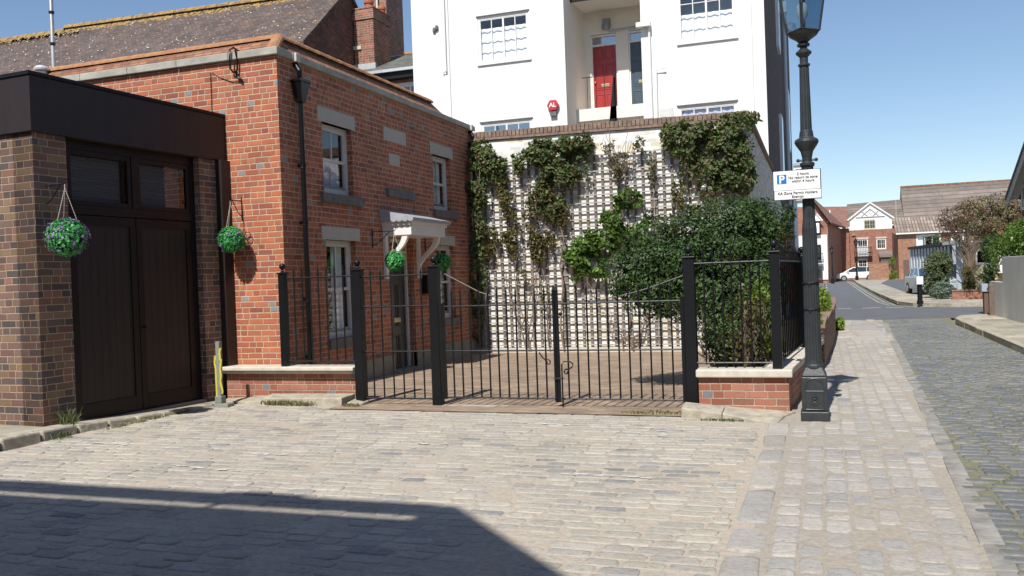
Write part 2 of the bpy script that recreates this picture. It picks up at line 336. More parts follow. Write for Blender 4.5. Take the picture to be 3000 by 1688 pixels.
M['signblack'] = plain('sign_black', (.03, .03, .03), .5, var=.02)
M['trellis'] = plain('weathered_trellis_timber', (.43, .395, .36), .85, var=.3, vs=7, bump=.4, bs=60)
M['trellisdark'] = plain('darker_trellis_uprights', (.19, .17, .15), .9, var=.35, vs=7, bump=.4, bs=60)  # darker than the rails: brown weathering plus shade put into the colour
M['bark'] = plain('bark', (.16, .12, .09), .9, var=.4, vs=12, bump=.6)
M['twig'] = plain('pale_twigs', (.26, .19, .14), .9, var=.4, vs=12)
M['rope'] = plain('pale_rope', (.55, .5, .44), .7, .1, var=.3, vs=40)
M['chain'] = plain('dull_steel_chain', (.13, .127, .125), .55, .3, var=.3, vs=40)
M['timbergrey'] = plain('pale_grey_timber', (.55, .56, .58), .7)
M['carwhite'] = plain('white_car_paint', (.72, .74, .74), .2, var=.02)
M['carsilver'] = plain('pale_blue_silver_car_paint', (.42, .48, .52), .25, .3, var=.02)
M['tyre'] = plain('tyre_rubber', (.02, .02, .02), .8)
M['rim'] = plain('wheel_rim', (.5, .5, .5), .3, .6)
M['carglass'] = plain('car_window_glass', (.03, .04, .05), .06, var=.05)
M['carskyglass'] = plain('car_window_sky_reflection', (.03, .06, .13), .06, var=.05)  # bluish reflection in the windows is put into the base colour
M['lampred'] = plain('tail_lamp_red', (.4, .02, .02), .3)
M['fencewood'] = plain('brown_fence_timber', (.16, .10, .075), .85, var=.3, vs=6, stretch=(6, 6, .6))
M['bluegrey'] = plain('blue_grey_board', (.36, .40, .47), .7, var=.15)
M['paleboard'] = plain('pale_blue_white_board', (.62, .66, .72), .6, var=.1)
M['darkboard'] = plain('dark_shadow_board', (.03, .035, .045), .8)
M['soil'] = plain('soil', (.09, .07, .05), .95, var=.4, bump=.8)
M['paleconcrete'] = plain('pale_concrete_block', (.62, .56, .42), .85, var=.2)
M['purple'] = plain('purple_petals', (.20, .10, .33), .6, var=.3)
M['ivy'] = leafmat('climber_leaves', [(0, (.04, .06, .024)), (.35, (.085, .13, .045)), (.62, (.14, .19, .065)), (.8, (.16, .14, .065)), (1, (.22, .11, .07))], .22, .6)
M['green'] = leafmat('bright_ivy_leaves', [(0, (.04, .08, .02)), (.5, (.09, .17, .035)), (1, (.22, .31, .07))], .3, .42)
M['mixed'] = leafmat('yellow_green_brown_leaves', [(0, (.07, .045, .02)), (.4, (.10, .09, .03)), (.75, (.16, .16, .05)), (1, (.22, .14, .07))], .25)
M['bush'] = leafmat('evergreen_bush_leaves', [(0, (.018, .04, .012)), (.5, (.042, .082, .022)), (.85, (.075, .13, .034)), (1, (.13, .17, .06))], .2, .5)
M['topiary'] = leafmat('artificial_box_leaves', [(0, (.015, .16, .03)), (.5, (.05, .38, .08)), (1, (.28, .75, .32))], .25, .35)
M['fargreen'] = leafmat('garden_shrub_leaves', [(0, (.05, .07, .03)), (.5, (.10, .13, .055)), (1, (.2, .23, .12))], .25)
M['lime'] = leafmat('yellow_green_leaves', [(0, (.07, .12, .015)), (.5, (.15, .24, .03)), (1, (.36, .38, .07))], .35, .4)
M['sage'] = leafmat('pale_sage_leaves', [(0, (.10, .14, .11)), (.5, (.18, .24, .19)), (1, (.3, .36, .3))], .25)
M['redbrown'] = leafmat('red_brown_spring_twigs', [(0, (.10, .05, .045)), (.5, (.20, .12, .085)), (.8, (.22, .17, .08)), (1, (.14, .17, .055))], .2)
M['springmix'] = leafmat('mixed_spring_leaves', [(0, (.24, .12, .125)), (.35, (.27, .16, .14)), (.6, (.22, .19, .10)), (.85, (.13, .16, .05)), (1, (.30, .26, .15))], .25)
M['redleaf'] = leafmat('crimson_leaves', [(0, (.20, .015, .03)), (1, (.55, .04, .07))], .3)
M['pinkwhite'] = leafmat('pale_variegated_leaves', [(0, (.16, .17, .09)), (.5, (.45, .44, .34)), (1, (.7, .66, .56))], .25)
M['dry'] = leafmat('dry_weed_blades', [(0, (.13, .14, .05)), (.5, (.25, .22, .12)), (1, (.4, .35, .2))], .25)
# ground
sand = (.49, .45, .375)
M['yardsett'] = settmat('worn_yard_setts', [(0, (.40, .37, .31)), (.2, (.355, .325, .28)), (.4, (.43, .395, .34)), (.6, (.33, .31, .28)), (.74, (.38, .34, .28)), (.85, (.25, .245, .24)), (.93, (.17, .175, .19)), (.98, (.74, .73, .71))], sand, .72)
M['footsett'] = settmat('pale_footway_setts', [(0, (.40, .375, .34)), (.25, (.37, .35, .325)), (.5, (.435, .41, .37)), (.7, (.335, .325, .315)), (.86, (.40, .36, .32)), (.96, (.26, .265, .28))], (.46, .415, .35), .45, .72)
M['roadsett'] = settmat('dark_blue_grey_setts', [(0, (.115, .125, .14)), (.35, (.14, .15, .165)), (.65, (.165, .17, .175)), (.88, (.20, .195, .185)), (.96, (.095, .10, .12))], (.25, .235, .19), .55, .5, moss=(.16, .17, .075))
t = NT('sand_joint'); nz = t.noise(24, 6, .7); c = t.ramp(nz, [(.3, (.33, .285, .23)), (.7, (.50, .435, .355))]); t.pbr(c, .95, 0, t.bump(nz, .8, .01)); M['sandbed'] = t.m
t = NT('footway_joint'); nz = t.noise(24, 6, .7); c = t.ramp(nz, [(.3, (.27, .24, .195)), (.7, (.42, .375, .31))]); t.pbr(c, .95, 0, t.bump(nz, .8, .01)); M['footbed'] = t.m
t = NT('mossy_joint'); nz = t.noise(9, 6, .7); c = t.ramp(nz, [(.3, (.24, .22, .17)), (.5, (.16, .155, .09)), (.7, (.28, .255, .19))]); t.pbr(c, .95, 0, t.bump(nz, .8, .01)); M['mossbed'] = t.m
M['asphalt'] = plain('asphalt', (.125, .13, .14), .85, var=.22, vs=1.2, bump=.4, bs=120)
M['tarmac'] = plain('drive_tarmac', (.12, .12, .125), .9, var=.2, bump=.4, bs=120)
M['pavement'] = brickmat('paving_slabs', [(.42, .38, .30), (.38, .345, .28), (.46, .42, .335)], (.26, .23, .17), L=.9, H=.6, head=.2, joint=.012, grey=0, bump=.3, dirt=.3)
M['paver'] = brickmat('courtyard_brick_paving', [(.34, .25, .175), (.31, .225, .16), (.355, .265, .19), (.30, .225, .165)], (.27, .20, .145), L=.2, H=.1, head=0, joint=.003, grey=0, bump=.3, dirt=.25)
M['linewhite'] = plain('worn_white_line', (.58, .58, .56), .8, var=.5, vs=8)
M['lineyellow'] = plain('worn_pale_line', (.36, .34, .26), .8, var=.4, vs=8)
M['ground'] = plain('open_ground', (.22, .21, .17), .95, var=.3, vs=.3)

# ================================================================ THE SETTING
def sheet(name, poly, z, mat):
    mb = MB(); mb.add([(x, y, z if not isinstance(z, (list, tuple)) else z[i]) for i, (x, y) in enumerate(poly)], [tuple(range(len(poly)))]); return struct(mb.build(name, mat))
sheet('ground', [(-900, -900), (900, -900), (900, 1500), (-900, 1500)], -.06, M['ground'])
EDGE = lambda y: .58+.036*y
def bed(name, x0, x1, y0, y1, st, hi):
    mb = MB(); nx, ny = int((x1-x0)/st), int((y1-y0)/st); vs = []
    for j in range(ny+1):
        for i in range(nx+1):
            y = y0+(y1-y0)*j/ny; x = x0+((x1 if x1 < 0 else EDGE(y))-x0)*i/nx; n_ = mnoise.noise(Vector((x*.9, y*1.3, 3)))+.5*mnoise.noise(Vector((x*3.1, y*3.7, 8)))+.3*mnoise.noise(Vector((x*11, y*11, 1)))
            vs.append((x, y, .001+hi*min(1, max(0, n_*.95+.33))))
    mb.add(vs, [(j*(nx+1)+i, j*(nx+1)+i+1, (j+1)*(nx+1)+i+1, (j+1)*(nx+1)+i) for j in range(ny) for i in range(nx)]); return struct(mb.build(name, M['sandbed' if 'yard' in name else 'footbed'], smooth=True))
bed('yard_bed', -9.5, -.42, 1, 9.9, .05, .0062)
bed('footway_bed', -.42, 1.02, 1, 26.6, .06, .0052)
sheet('near_bed', [(-9.5, -8), (EDGE(-8), -8), (EDGE(1), 1), (-9.5, 1)], .0, M['sandbed'])
sheet('street_bed', [(EDGE(-8), -8), (3.06, -8), (3.06, 24), (3.3, 27), (EDGE(26.6), 26.6)], .0, M['mossbed'])
sheet('junction_road', [(-60, 27), (-2, 27), (-.4, 26.6), (1.3, 26.6), (3.3, 27), (6, 26.2), (60, 24.5), (60, 31.5), (6, 33.2), (3.6, 34.5), (2.6, 36.5), (2.55, 50), (2.7, 115), (-1.5, 115), (-1.5, 35), (-60, 35)], -.004, M['asphalt'])
sheet('far_road', [(-40, 108), (2.65, 115), (30, 108), (30, 125), (-40, 125)], -.03, M['asphalt'])

def setts(name, x0, x1, y0, y1, along, pitch, lr, gap, h, mat, seed, xr=None, rounding=.72, bend=0., paint=None):
    rg = random.Random(seed); mb = MB(); r0, r1, c0, c1 = (y0, y1, x0, x1) if along == 'x' else (x0, x1, y0, y1)
    r = r0; row = 0
    while r < r1-pitch*.3:
        pw = pitch*rg.uniform(.9, 1.1); c = c0-rg.random()*lr[0]*(1 if along == 'y' else .3)
        e1 = c1+(rg.uniform(-.06, .03))
        while c < e1-.05:
            L = min(rg.uniform(*lr), e1-c) if along == 'x' else rg.uniform(*lr)
            if L < .06: break
            cx_, cy_ = (c+L/2, r+pw/2) if along == 'x' else (r+pw/2, c+L/2)
            if bend: cy_ += bend*math.sin(cx_*1.1)*.5
            a, b = (L/2-gap/2, pw/2-gap/2) if along == 'x' else (pw/2-gap/2, L/2-gap/2)
            c += L
            if xr and not (xr(cx_, cy_)): continue
            ang = rg.gauss(0, .018); ca, sa = math.cos(ang), math.sin(ang); zt = h+rg.gauss(0, .0022); tx, ty = rg.gauss(0, .012), rg.gauss(0, .012)
            ch = min(a, b)*rg.uniform(.25, .5); a *= rg.uniform(.95, 1.02); b *= rg.uniform(.93, 1.02)
            base = [(-a+ch, -b), (a-ch, -b), (a, -b+ch), (a, b-ch), (a-ch, b), (-a+ch, b), (-a, b-ch), (-a, -b+ch)]
            base = [(px+rg.gauss(0, .003), py+rg.gauss(0, .003)) for px, py in base]
            vs = []
            for sc, zz in ((1.0, -.01), (.985, zt*.35), (rounding+.1, zt*.92), (rounding-.15, zt)):
                for px, py in base:
                    X, Y = px*sc, py*sc; vs.append((cx_+X*ca-Y*sa, cy_+X*sa+Y*ca, zz+(X*tx+Y*ty if zz > 0 else 0)))
            k = 8; fs = [(i*k+j, i*k+(j+1) % k, (i+1)*k+(j+1) % k, (i+1)*k+j) for i in range(3) for j in range(k)]+[tuple(3*k+j for j in range(k))]
            mb.cur = rg.random()*.97
            if paint and any(abs(cy_-(ya+(yb-ya)*(cx_-xa)/(xb-xa))) < .055 and xa-.05 < cx_ < xb+.05 for xa, ya, xb, yb in paint) and rg.random() < .45: mb.cur = .995
            mb.add(vs, fs)
        r += pw; row += 1
    mb.cur = None
    return struct(mb.build(name, mat, smooth=True))
setts('yard_setts', -9.2, -.56, 1.2, 9.62, 'x', .128, (.17, .31), .013, .0065, M['yardsett'], 3, xr=lambda x, y: (x > -7.6), rounding=.84, bend=.05, paint=0 and [(-7.1, 6.94, -6.45, 6.89), (-4.88, 6.69, -4.47, 6.71), (-3.09, 8.64, -2.42, 8.55), (-1.75, 8.44, -1.32, 8.3), (-1.91, 6.42, -1.25, 6.38), (-1.5, 8.0, -1.4, 7.98), (-5.73, 6.21, -5.2, 6.13), (-3.7, 7.4, -3.4, 7.4)])
setts('edge_setts', -.54, -.32, .5, 9.0, 'y', .22, (.45, .9), .012, .009, M['footsett'], 8)
setts('footway_setts', -.31, 1.32, 1, 19.0, 'y', .1455, (.17, .36), .011, .0060, M['footsett'], 5, xr=lambda x, y: (y < 9 or x > -.1+.02*(y-9)) and x < EDGE(y)-.05, rounding=.84)
setts('footway_slabs', .05, 1.38, 19.1, 26.4, 'x', .9, (.5, .8), .02, .010, M['footsett'], 6, rounding=.85)
setts('street_setts', .62, 3.0, 1, 26.4, 'x', .118, (.15, .26), .02, .010, M['roadsett'], 4, bend=.1, xr=lambda x, y: x > EDGE(y)+.09)
mb = MB(); rg = random.Random(77)
for xa, ya, xb, yb, n in ((-7.1, 6.94, -6.45, 6.89, 16), (-4.88, 6.69, -4.47, 6.71, 9), (-3.09, 8.66, -2.42, 8.55, 16), (-1.75, 8.5, -1.32, 8.4, 14), (-1.47, 8.36, -1.42, 8.0, 9), (-1.91, 6.44, -1.25, 6.38, 18), (-5.73, 6.21, -4.2, 5.98, 16), (-3.7, 7.4, -3.2, 7.4, 7), (2.35, 4.9, 2.7, 5.6, 10)):
    for k in range(n):
        t_ = rg.random(); x, y = xa+(xb-xa)*t_+rg.gauss(0, .01), ya+(yb-ya)*t_+rg.gauss(0, .015); a, b = rg.uniform(.02, .07), rg.uniform(.006, .018); z = .0125+k*.0001; m_ = 7
        mb.add([(x+a*math.cos(6.28*q/m_)*rg.uniform(.6, 1.2), y+b*math.sin(6.28*q/m_)*rg.uniform(.6, 1.3), z) for q in range(m_)], [tuple(range(m_))])
struct(mb.build('worn_paint_marks', plain('worn_white_paint', (.66, .65, .62), .8, var=.3, vs=20)))
# courtyard, bed, pavements
sheet('courtyard', [(-6.78, 9.62), (-1.35, 9.62), (-1.35, 17.0), (-6.78, 17.0)], .006, M['paver'])
sheet('gate_threshold', [(-5.7, 9.3), (-1.38, 9.2), (-1.38, 9.62), (-5.7, 9.62)], .016, M['paver'])
sheet('planting_bed', [(-1.35, 9.9), (-.4, 9.9), (0, 14), (.1, 22), (-1.2, 22), (-1.35, 17)], .3, M['soil'])
mb = MB()
ys = [2, 5, 6.4, 7.4, 8.2, 9.0, 9.9]; zt = [.13, .13, .125, .10, .06, .03, .02]; xe = [-7.5, -7.53, -7.56, -7.62, -7.55, -7.5, -7.42]
for i in range(6):
    a, b = i, i+1
    mb.quad((-13, ys[a], zt[a]+.02), (xe[a]-.14, ys[a], zt[a]), (xe[b]-.14, ys[b], zt[b]), (-13, ys[b], zt[b]+.02))
struct(mb.build('left_footway', M['pavement']))
mb = MB()
for i in range(6):
    a, b = i, i+1; q = .012
    for k in range(2):
        u0, u1 = k/2, (k+1)/2; ya, yb = ys[a]+(ys[b]-ys[a])*u0+q, ys[a]+(ys[b]-ys[a])*u1-q
        f = lambda l, t_: l[a]+(l[b]-l[a])*t_
        xa, xb, za, zb = f(xe, u0), f(xe, u1), f(zt, u0)+.004, f(zt, u1)+.004
        mb.hexa([(xa-.15, ya, -.02), (xa, ya, -.02), (xb, yb, -.02), (xb-.15, yb, -.02)], [(xa-.15, ya, za), (xa-.015, ya, za), (xb-.015, yb, zb), (xb-.15, yb, zb)])
struct(mb.build('left_kerb', M['granite'], bevel=.02))
# right pavement and kerb
kp = [(3.0, -6), (3.0, 8), (3.0, 16), (3.05, 21), (3.12, 24.6), (3.4, 25.9), (4.4, 26.5), (8, 25.9), (60, 24.2)]
sheet('right_pavement', kp+[(60, 10), (60, -6)], .12, M['pavement'])
mb = MB(); rg = random.Random(3)
def kerbline(mb, pts, w, z, step=.9, side=1):
    for (a, b) in zip(pts, pts[1:]):
        a_, b_ = Vector((*a, 0)), Vector((*b, 0)); L = (b_-a_).length; n = max(1, int(L/step)); d = (b_-a_)/n; nn = Vector((d.y, -d.x, 0)).normalized()*w*side
        for i in range(n):
            p, q = a_+d*(i+.006), a_+d*(i+.994); zz = z+rg.uniform(-.006, .006); j = nn*rg.uniform(-.08, .08)
            mb.hexa([(p+j).to_tuple()[:2]+(-.02,), (q+j).to_tuple()[:2]+(-.02,), (q+nn).to_tuple()[:2]+(-.02,), (p+nn).to_tuple()[:2]+(-.02,)],
                    [(p+j).to_tuple()[:2]+(zz,), (q+j).to_tuple()[:2]+(zz,), (q+nn).to_tuple()[:2]+(zz,), (p+nn).to_tuple()[:2]+(zz,)])
kerbline(mb, kp[:8], .14, .126); struct(mb.build('right_kerb', M['granite'], bevel=.015))
mb = MB(); kerbline(mb, [(EDGE(1)-.02, 1), (EDGE(24.6)-.02, 24.6), (1.36, 25.5), (1.1, 26.2), (.6, 26.6), (-.3, 26.62)], .12, .009, .42, 1); struct(mb.build('footway_edging', M['edging'], bevel=.006))
fp = [(60, 32), (6, 33.6), (4.2, 34.0), (3.1, 35.2), (2.75, 37.5), (2.7, 50), (2.9, 80), (3.3, 109)]
sheet('far_pavement', fp+[(60, 109)], .10, M['pavement'])
mb = MB(); kerbline(mb, fp, .14, .108, 1.5); struct(mb.build('far_kerb', M['granite']))
sheet('driveway', [(4.0, 46), (14, 46), (14, 98), (6.4, 98), (4.5, 78)], .106, M['tarmac'])
sheet('left_far_pavement', [(-1.6, 35), (-1.6, 109), (-30, 109), (-30, 35)], .09, M['pavement'])
mb = MB()
for a, b in [(.5, .95), (1.35, 1.96), (2.14, 2.72), (3.1, 3.7), (4.05, 4.7), (5.1, 5.7), (-.3, .15), (-1.2, -.7)]: mb.quad((a, 34.25+.06*a, 0), (b, 34.25+.06*b, 0), (b, 34.5+.06*b, 0), (a, 34.5+.06*a, 0))
for y in (44, 52, 61, 70, 80, 92): mb.quad((.25, y, .0), (.36, y, .0), (.36, y+3, .0), (.25, y+3, .0))
struct(mb.build('give_way_line', M['linewhite']))
mb = MB()
for o in (0, .22):
    pts = [(2.75-o, 108), (2.5-o, 70), (2.4-o, 50), (2.4-o, 39.5), (2.6-o, 36.4), (3.3-o*.6, 34.3-o), (4.4, 33.5-o), (7, 32.9-o)]
    for (a, b) in zip(pts, pts[1:]):
        v = Vector((b[0]-a[0], b[1]-a[1])).normalized(); n_ = Vector((v.y, -v.x))*.045
        mb.quad((a[0]-n_.x, a[1]-n_.y, 0), (b[0]-n_.x, b[1]-n_.y, 0), (b[0]+n_.x, b[1]+n_.y, 0), (a[0]+n_.x, a[1]+n_.y, 0))
struct(mb.build('double_lines', M['lineyellow']))

# ================================================================ window / door builders
def curtain(mb, pl, u0, u1, z0, z1, d=-.06, n=14, amp=.012):
    for i in range(n):
        a, b = u0+(u1-u0)*i/n, u0+(u1-u0)*(i+1)/n; mb.quad(pl.pt(a, d+(amp if i % 2 else -amp), z0), pl.pt(b, d+(-amp if i % 2 else amp), z0), pl.pt(b, d+(-amp if i % 2 else amp), z1), pl.pt(a, d+(amp if i % 2 else -amp), z1))
def window(par, pl, u0, u1, z0, z1, d=-.1, kind='casement', cols=2, rows=4, fw=.05, fmat='paintwhite', cur=None, curz=None, curu=None, glass='glass', lights=2, open_=0., sill=None, room='dark', cd=-.12):
    f = MB(); t_ = .06
    pl.box(f, u0, u0+fw, d-t_, d, z0, z1); pl.box(f, u1-fw, u1, d-t_, d, z0, z1); pl.box(f, u0+fw, u1-fw, d-t_, d-.002, z1-fw*1.3, z1); pl.box(f, u0+fw, u1-fw, d-t_, d-.002, z0, z0+fw*1.3)
    w = u1-u0-2*fw; b = .012; a0, a1 = z0+fw*1.3, z1-fw*1.3
    if kind == 'sash':
        zm = (a0+a1)/2; g = f
        pl.box(g, u0+fw, u1-fw, d-.052, d-.012, zm-.022, zm+.022)
        if open_: pl.box(g, u0+fw, u1-fw, d-.07, d-.03, zm-.2-open_, zm-.1-open_)
        pl.box(g, u0+fw, u0+fw+.03, d-.05, d-.014, zm, a1); pl.box(g, u1-fw-.03, u1-fw, d-.05, d-.014, zm, a1)
        for i in range(1, cols):
            c = u0+fw+w*i/cols; pl.box(g, c-b, c+b, d-.046, d-.02, zm+.022, a1); pl.box(g, c-b, c+b, d-.056, d-.034, a0, zm-.022)
        pl.box(g, u0+fw, u1-fw, d-.056, d-.03, a0, a0+.05)
    else:
        lw = w/lights
        for k in range(lights):
            q0 = u0+fw+lw*k; q1 = q0+lw; m_ = .025
            pl.box(f, q0, q0+m_, d-.05, d-.008, a0, a1); pl.box(f, q1-m_, q1, d-.05, d-.008, a0, a1); pl.box(f, q0+m_, q1-m_, d-.05, d-.01, a1-m_, a1); pl.box(f, q0+m_, q1-m_, d-.05, d-.01, a0, a0+m_)
            for i in range(1, cols): c = q0+lw*i/cols; pl.box(f, c-b, c+b, d-.04, d-.016, a0+m_, a1-m_)
            for j in range(1, rows): c = a0+(a1-a0)*j/rows; pl.box(f, q0+m_, q1-m_, d-.038, d-.018, c-b*.8, c+b*.8)
    wo_ = f.build('window', M[fmat], par)
    p = MB(); p.quad(pl.pt(u0+fw, d-.03, a0), pl.pt(u1-fw, d-.03, a0), pl.pt(u1-fw, d-.03, a1), pl.pt(u0+fw, d-.03, a1)); p.build('pane', M[glass], wo_)
    if cur:
        c = MB(); cu = curu or (u0+fw, u1-fw); cz = curz or (a0, a1); curtain(c, pl, cu[0], cu[1], cz[0], cz[1], d+cd); c.build('curtain', M[cur], wo_)
    r = MB(); dd = -.9 if pl.ax == 'y' else -.7
    e = .04
    r.quad(pl.pt(u0-e, dd, z0-e), pl.pt(u1+e, dd, z0-e), pl.pt(u1+e, dd, z1+e), pl.pt(u0-e, dd, z1+e))
    for A in (((u0, z0), (u0, z1)), ((u1, z0), (u1, z1)), ((u0, z0), (u1, z0)), ((u0, z1), (u1, z1))):
        (p0, q0), (p1, q1) = A; r.quad(pl.pt(p0, d-.065, q0), pl.pt(p1, d-.065, q1), pl.pt(p1, dd, q1), pl.pt(p0, dd, q0))
    r.build('room_behind', M[room], wo_)
    if sill:
        s_ = MB(); pl.box(s_, sill[0], sill[1], d-.02, sill[4], sill[2], sill[3]); s_.build('sill', M[sill[5]], wo_, bevel=.006)
    return wo_
def door(par, pl, u0, u1, z0, z1, d, mat, panels=((.0, .28), (.33, .72), (.77, .97)), light=None, frame=.05, handle=None, letter=True, fmat='paintwhite'):
    f = MB(); pl.box(f, u0-frame, u0, d-.1, d+.01, z0, z1+frame); pl.box(f, u1, u1+frame, d-.1, d+.01, z0, z1+frame); pl.box(f, u0, u1, d-.1, d+.008, z1, z1+frame)
    if light:
        pl.box(f, u0-frame, u1+frame, d-.1, d+.012, light[1], light[1]+frame); pl.box(f, u0-frame, u0, d-.1, d+.009, z1+frame, light[1]); pl.box(f, u1, u1+frame, d-.1, d+.009, z1+frame, light[1])
    s_ = MB(); pl.box(s_, u0+.005, u1-.005, d-.06, d-.025, z0+.01, z1-.004); H = z1-z0; w = (u1-u0)
    do = s_.build('door', M[mat], par); f.build('door_frame', M[fmat], do)
    pn = MB()
    for a, b in panels:
        for (c, e) in ((.10, .46), (.54, .90)):
            x0, x1, y0, y1 = u0+w*c, u0+w*e, z0+H*a+.06, z0+H*b+.02; m_ = .018
            pl.box(pn, x0, x1, d-.025, d-.012, y0, y0+m_); pl.box(pn, x0, x1, d-.025, d-.012, y1-m_, y1); pl.box(pn, x0, x0+m_, d-.025, d-.0125, y0+m_, y1-m_); pl.box(pn, x1-m_, x1, d-.025, d-.0125, y0+m_, y1-m_)
            pl.box(pn, x0+.045, x1-.045, d-.025, d-.016, y0+.045, y1-.045)
    pn.build('raised_panels', M[mat], do, bevel=.003)
    if letter: l = MB(); pl.box(l, u0+w*.33, u0+w*.67, d-.025, d-.012, z0+H*.40, z0+H*.44); l.build('letter_slot', M['brass'], do, bevel=.003)
    k = MB(); kx = u0+w*(.08 if handle == 'l' else .92); q = pl.pt(kx, d+.01, z0+H*.47); k.ball(*q, .03, 8); k.build('handle', M['brass'], do, smooth=True)
    if light: g = MB(); g.quad(pl.pt(u0, d-.05, z1+frame), pl.pt(u1, d-.05, z1+frame), pl.pt(u1, d-.05, light[1]), pl.pt(u0, d-.05, light[1])); g.build('fanlight', M['glassrefl'], do); g = MB(); g.quad(pl.pt(u0, d-.098, z1+frame), pl.pt(u1, d-.098, z1+frame), pl.pt(u1, d-.098, light[1]), pl.pt(u0, d-.098, light[1])); g.build('fanlight_void', M['dark'], do)
    return do

# ================================================================ BRICK HOUSE
FX = -6.80; SY = 10.15
bh = thing('brick_house', 'red brick house with stone coped parapet, stone lintels and a white door canopy', 'house', (FX, SY, 0))
ps = Pl('y', SY); pf = Pl('x', FX)
w = MB()
ps.wall(w, -17, FX, 0, 4.62, ends=False)
W1 = (11.23, 12.09, 2.86, 3.9); W2 = (15.10, 15.92, 2.86, 3.9); W3 = (11.23, 12.09, .72, 2.18); W4 = (15.13, 15.95, .80, 2.20); DR = (13.25, 14.12, .03, 2.28)
pf.wall(w, SY, 17.15, 0.3, 4.62, [W1, W2, W3, W4, DR], dep=.13, ends=False)
w.quad((FX, 17.15, 0), (-17, 17.15, 0), (-17, 17.15, 4.6), (FX, 17.15, 4.6))
w.build('wall', M['redbrick'], bh)
w = MB()
for a, b in ((SY+.01, DR[0]), (DR[1], 17.16)): pf.box(w, a, b, -.1, .025, -.02, .32)
pf.box(w, DR[0]-.05, DR[1]+.05, -.3, .12, -.02, .035)
w.build('plinth', M['plinth'], bh, bevel=.008)
w = MB(); x = -17.0; rg = random.Random(5)
while x < FX-.1:
    x1 = min(x+.86, FX+.05); w.box(x+.003, x1-.003, SY-.055, SY+.3, 4.622, 4.722+rg.uniform(0, .004)); x = x1
y = SY+.302
while y < 17.1:
    y1 = min(y+.9, 17.2); w.box(FX-.28, FX+.055, y+.003, y1-.003, 4.622, 4.715+rg.uniform(0, .004)); y = y1
w.build('coping', M['coping'], bh, bevel=.008)
# low hipped tile roof behind the parapet
w = MB(); a = (-17, SY+.35); b = (FX-.28, SY+.35); c = (FX-.28, 17.1); zr, zb = 5.16, 4.70; RX, RY = -7.40, 11.10
w.add([(-17, SY+.31, zb), (FX-.29, SY+.31, zb), (RX, RY, zr), (-17, RY, zr)], [(0, 1, 2, 3)]); w.add([(FX-.29, SY+.31, zb), (FX-.29, 17.1, zb), (RX, 16.4, zr), (RX, RY, zr)], [(0, 1, 2, 3)])
w.add([(-17, RY, zr), (RX, RY, zr), (RX, 16.4, zr), (-17, 16.4, zr)], [(0, 1, 2, 3)]); rf = w.build('roof', M['orangetile'], bh)
w = MB()
def ridge(mb, p, q, r=.085, step=.32):
    p, q = Vector(p), Vector(q); n = int((q-p).length/step); d = (q-p)/n; s_ = Vector((d.y, -d.x, 0)).normalized()
    for i in range(n):
        a, b = p+d*(i-.03), p+d*(i+1); vs = []
        for e, rr in ((a, r*1.08), (b, r)):
            for k in range(7): t_ = math.pi*k/6; vs.append(e+s_*rr*math.cos(t_)+Vector((0, 0, rr*.9*math.sin(t_)-.03)))
        mb.add(vs, [(k, k+1, k+8, k+7) for k in range(6)]+[tuple(range(7)), tuple(range(13, 6, -1))])
ridge(w, (-13.2, RY, zr), (RX, RY, zr)); ridge(w, (RX, RY, zr), (RX, 16.4, zr)); ridge(w, (RX, RY, zr+.01), (FX-.33, SY+.36, zb+.1)); w.build('ridge_tiles', M['ridge'], rf)
# stone lintels, plaques, blind panels
for (a, b, c, d) in ((11.12, 12.2, 3.9, 4.115), (15.0, 16.05, 3.9, 4.115), (11.12, 12.23, 2.18, 2.375), (15.05, 16.03, 2.2, 2.39)):
    w = MB(); pf.box(w, a, b, -.1, .006, c, d); w.build('lintel', M['lintel'], bh, bevel=.004)
for (a, b, c, d) in ((13.16, 13.99, 3.9, 4.12), (13.32, 13.72, 3.5, 3.7)):
    w = MB(); pf.box(w, a, b, -.1, .006, c, d); w.build('blank_stone_plaque', M['lintel'], bh, bevel=.004)
w = MB(); pf.box(w, 13.17, 14.22, -.1, .05, 2.96, 3.09); w.build('blind_sill', M['sill'], bh, bevel=.006)
window(bh, pf, *W1, d=-.09, kind='sash', fmat='offwhite', cur='bluenet', curz=(2.9, 3.38), open_=.0, sill=(11.12, 12.33, 2.725, 2.858, .06, 'sill'), fw=.07)
window(bh, pf, *W2, d=-.09, kind='sash', fmat='offwhite', sill=(15.04, 16.16, 2.725, 2.858, .06, 'sill'), fw=.07, cur='net', curu=(15.5, 15.85))
window(bh, pf, *W3, d=-.09, kind='sash', fmat='offwhite', cur='net', curu=(11.7, 12.0), sill=(11.18, 12.2, .575, .718, .05, 'sill'), fw=.07)
window(bh, pf, *W4, d=-.09, kind='sash', fmat='offwhite', sill=(15.08, 16.1, .665, .798, .05, 'sill'), fw=.07)
door(bh, pf, 13.33, 14.04, .04, 2.02, -.12, 'greendoor', light=(2.02, 2.22), handle='l', fmat='offwhite')
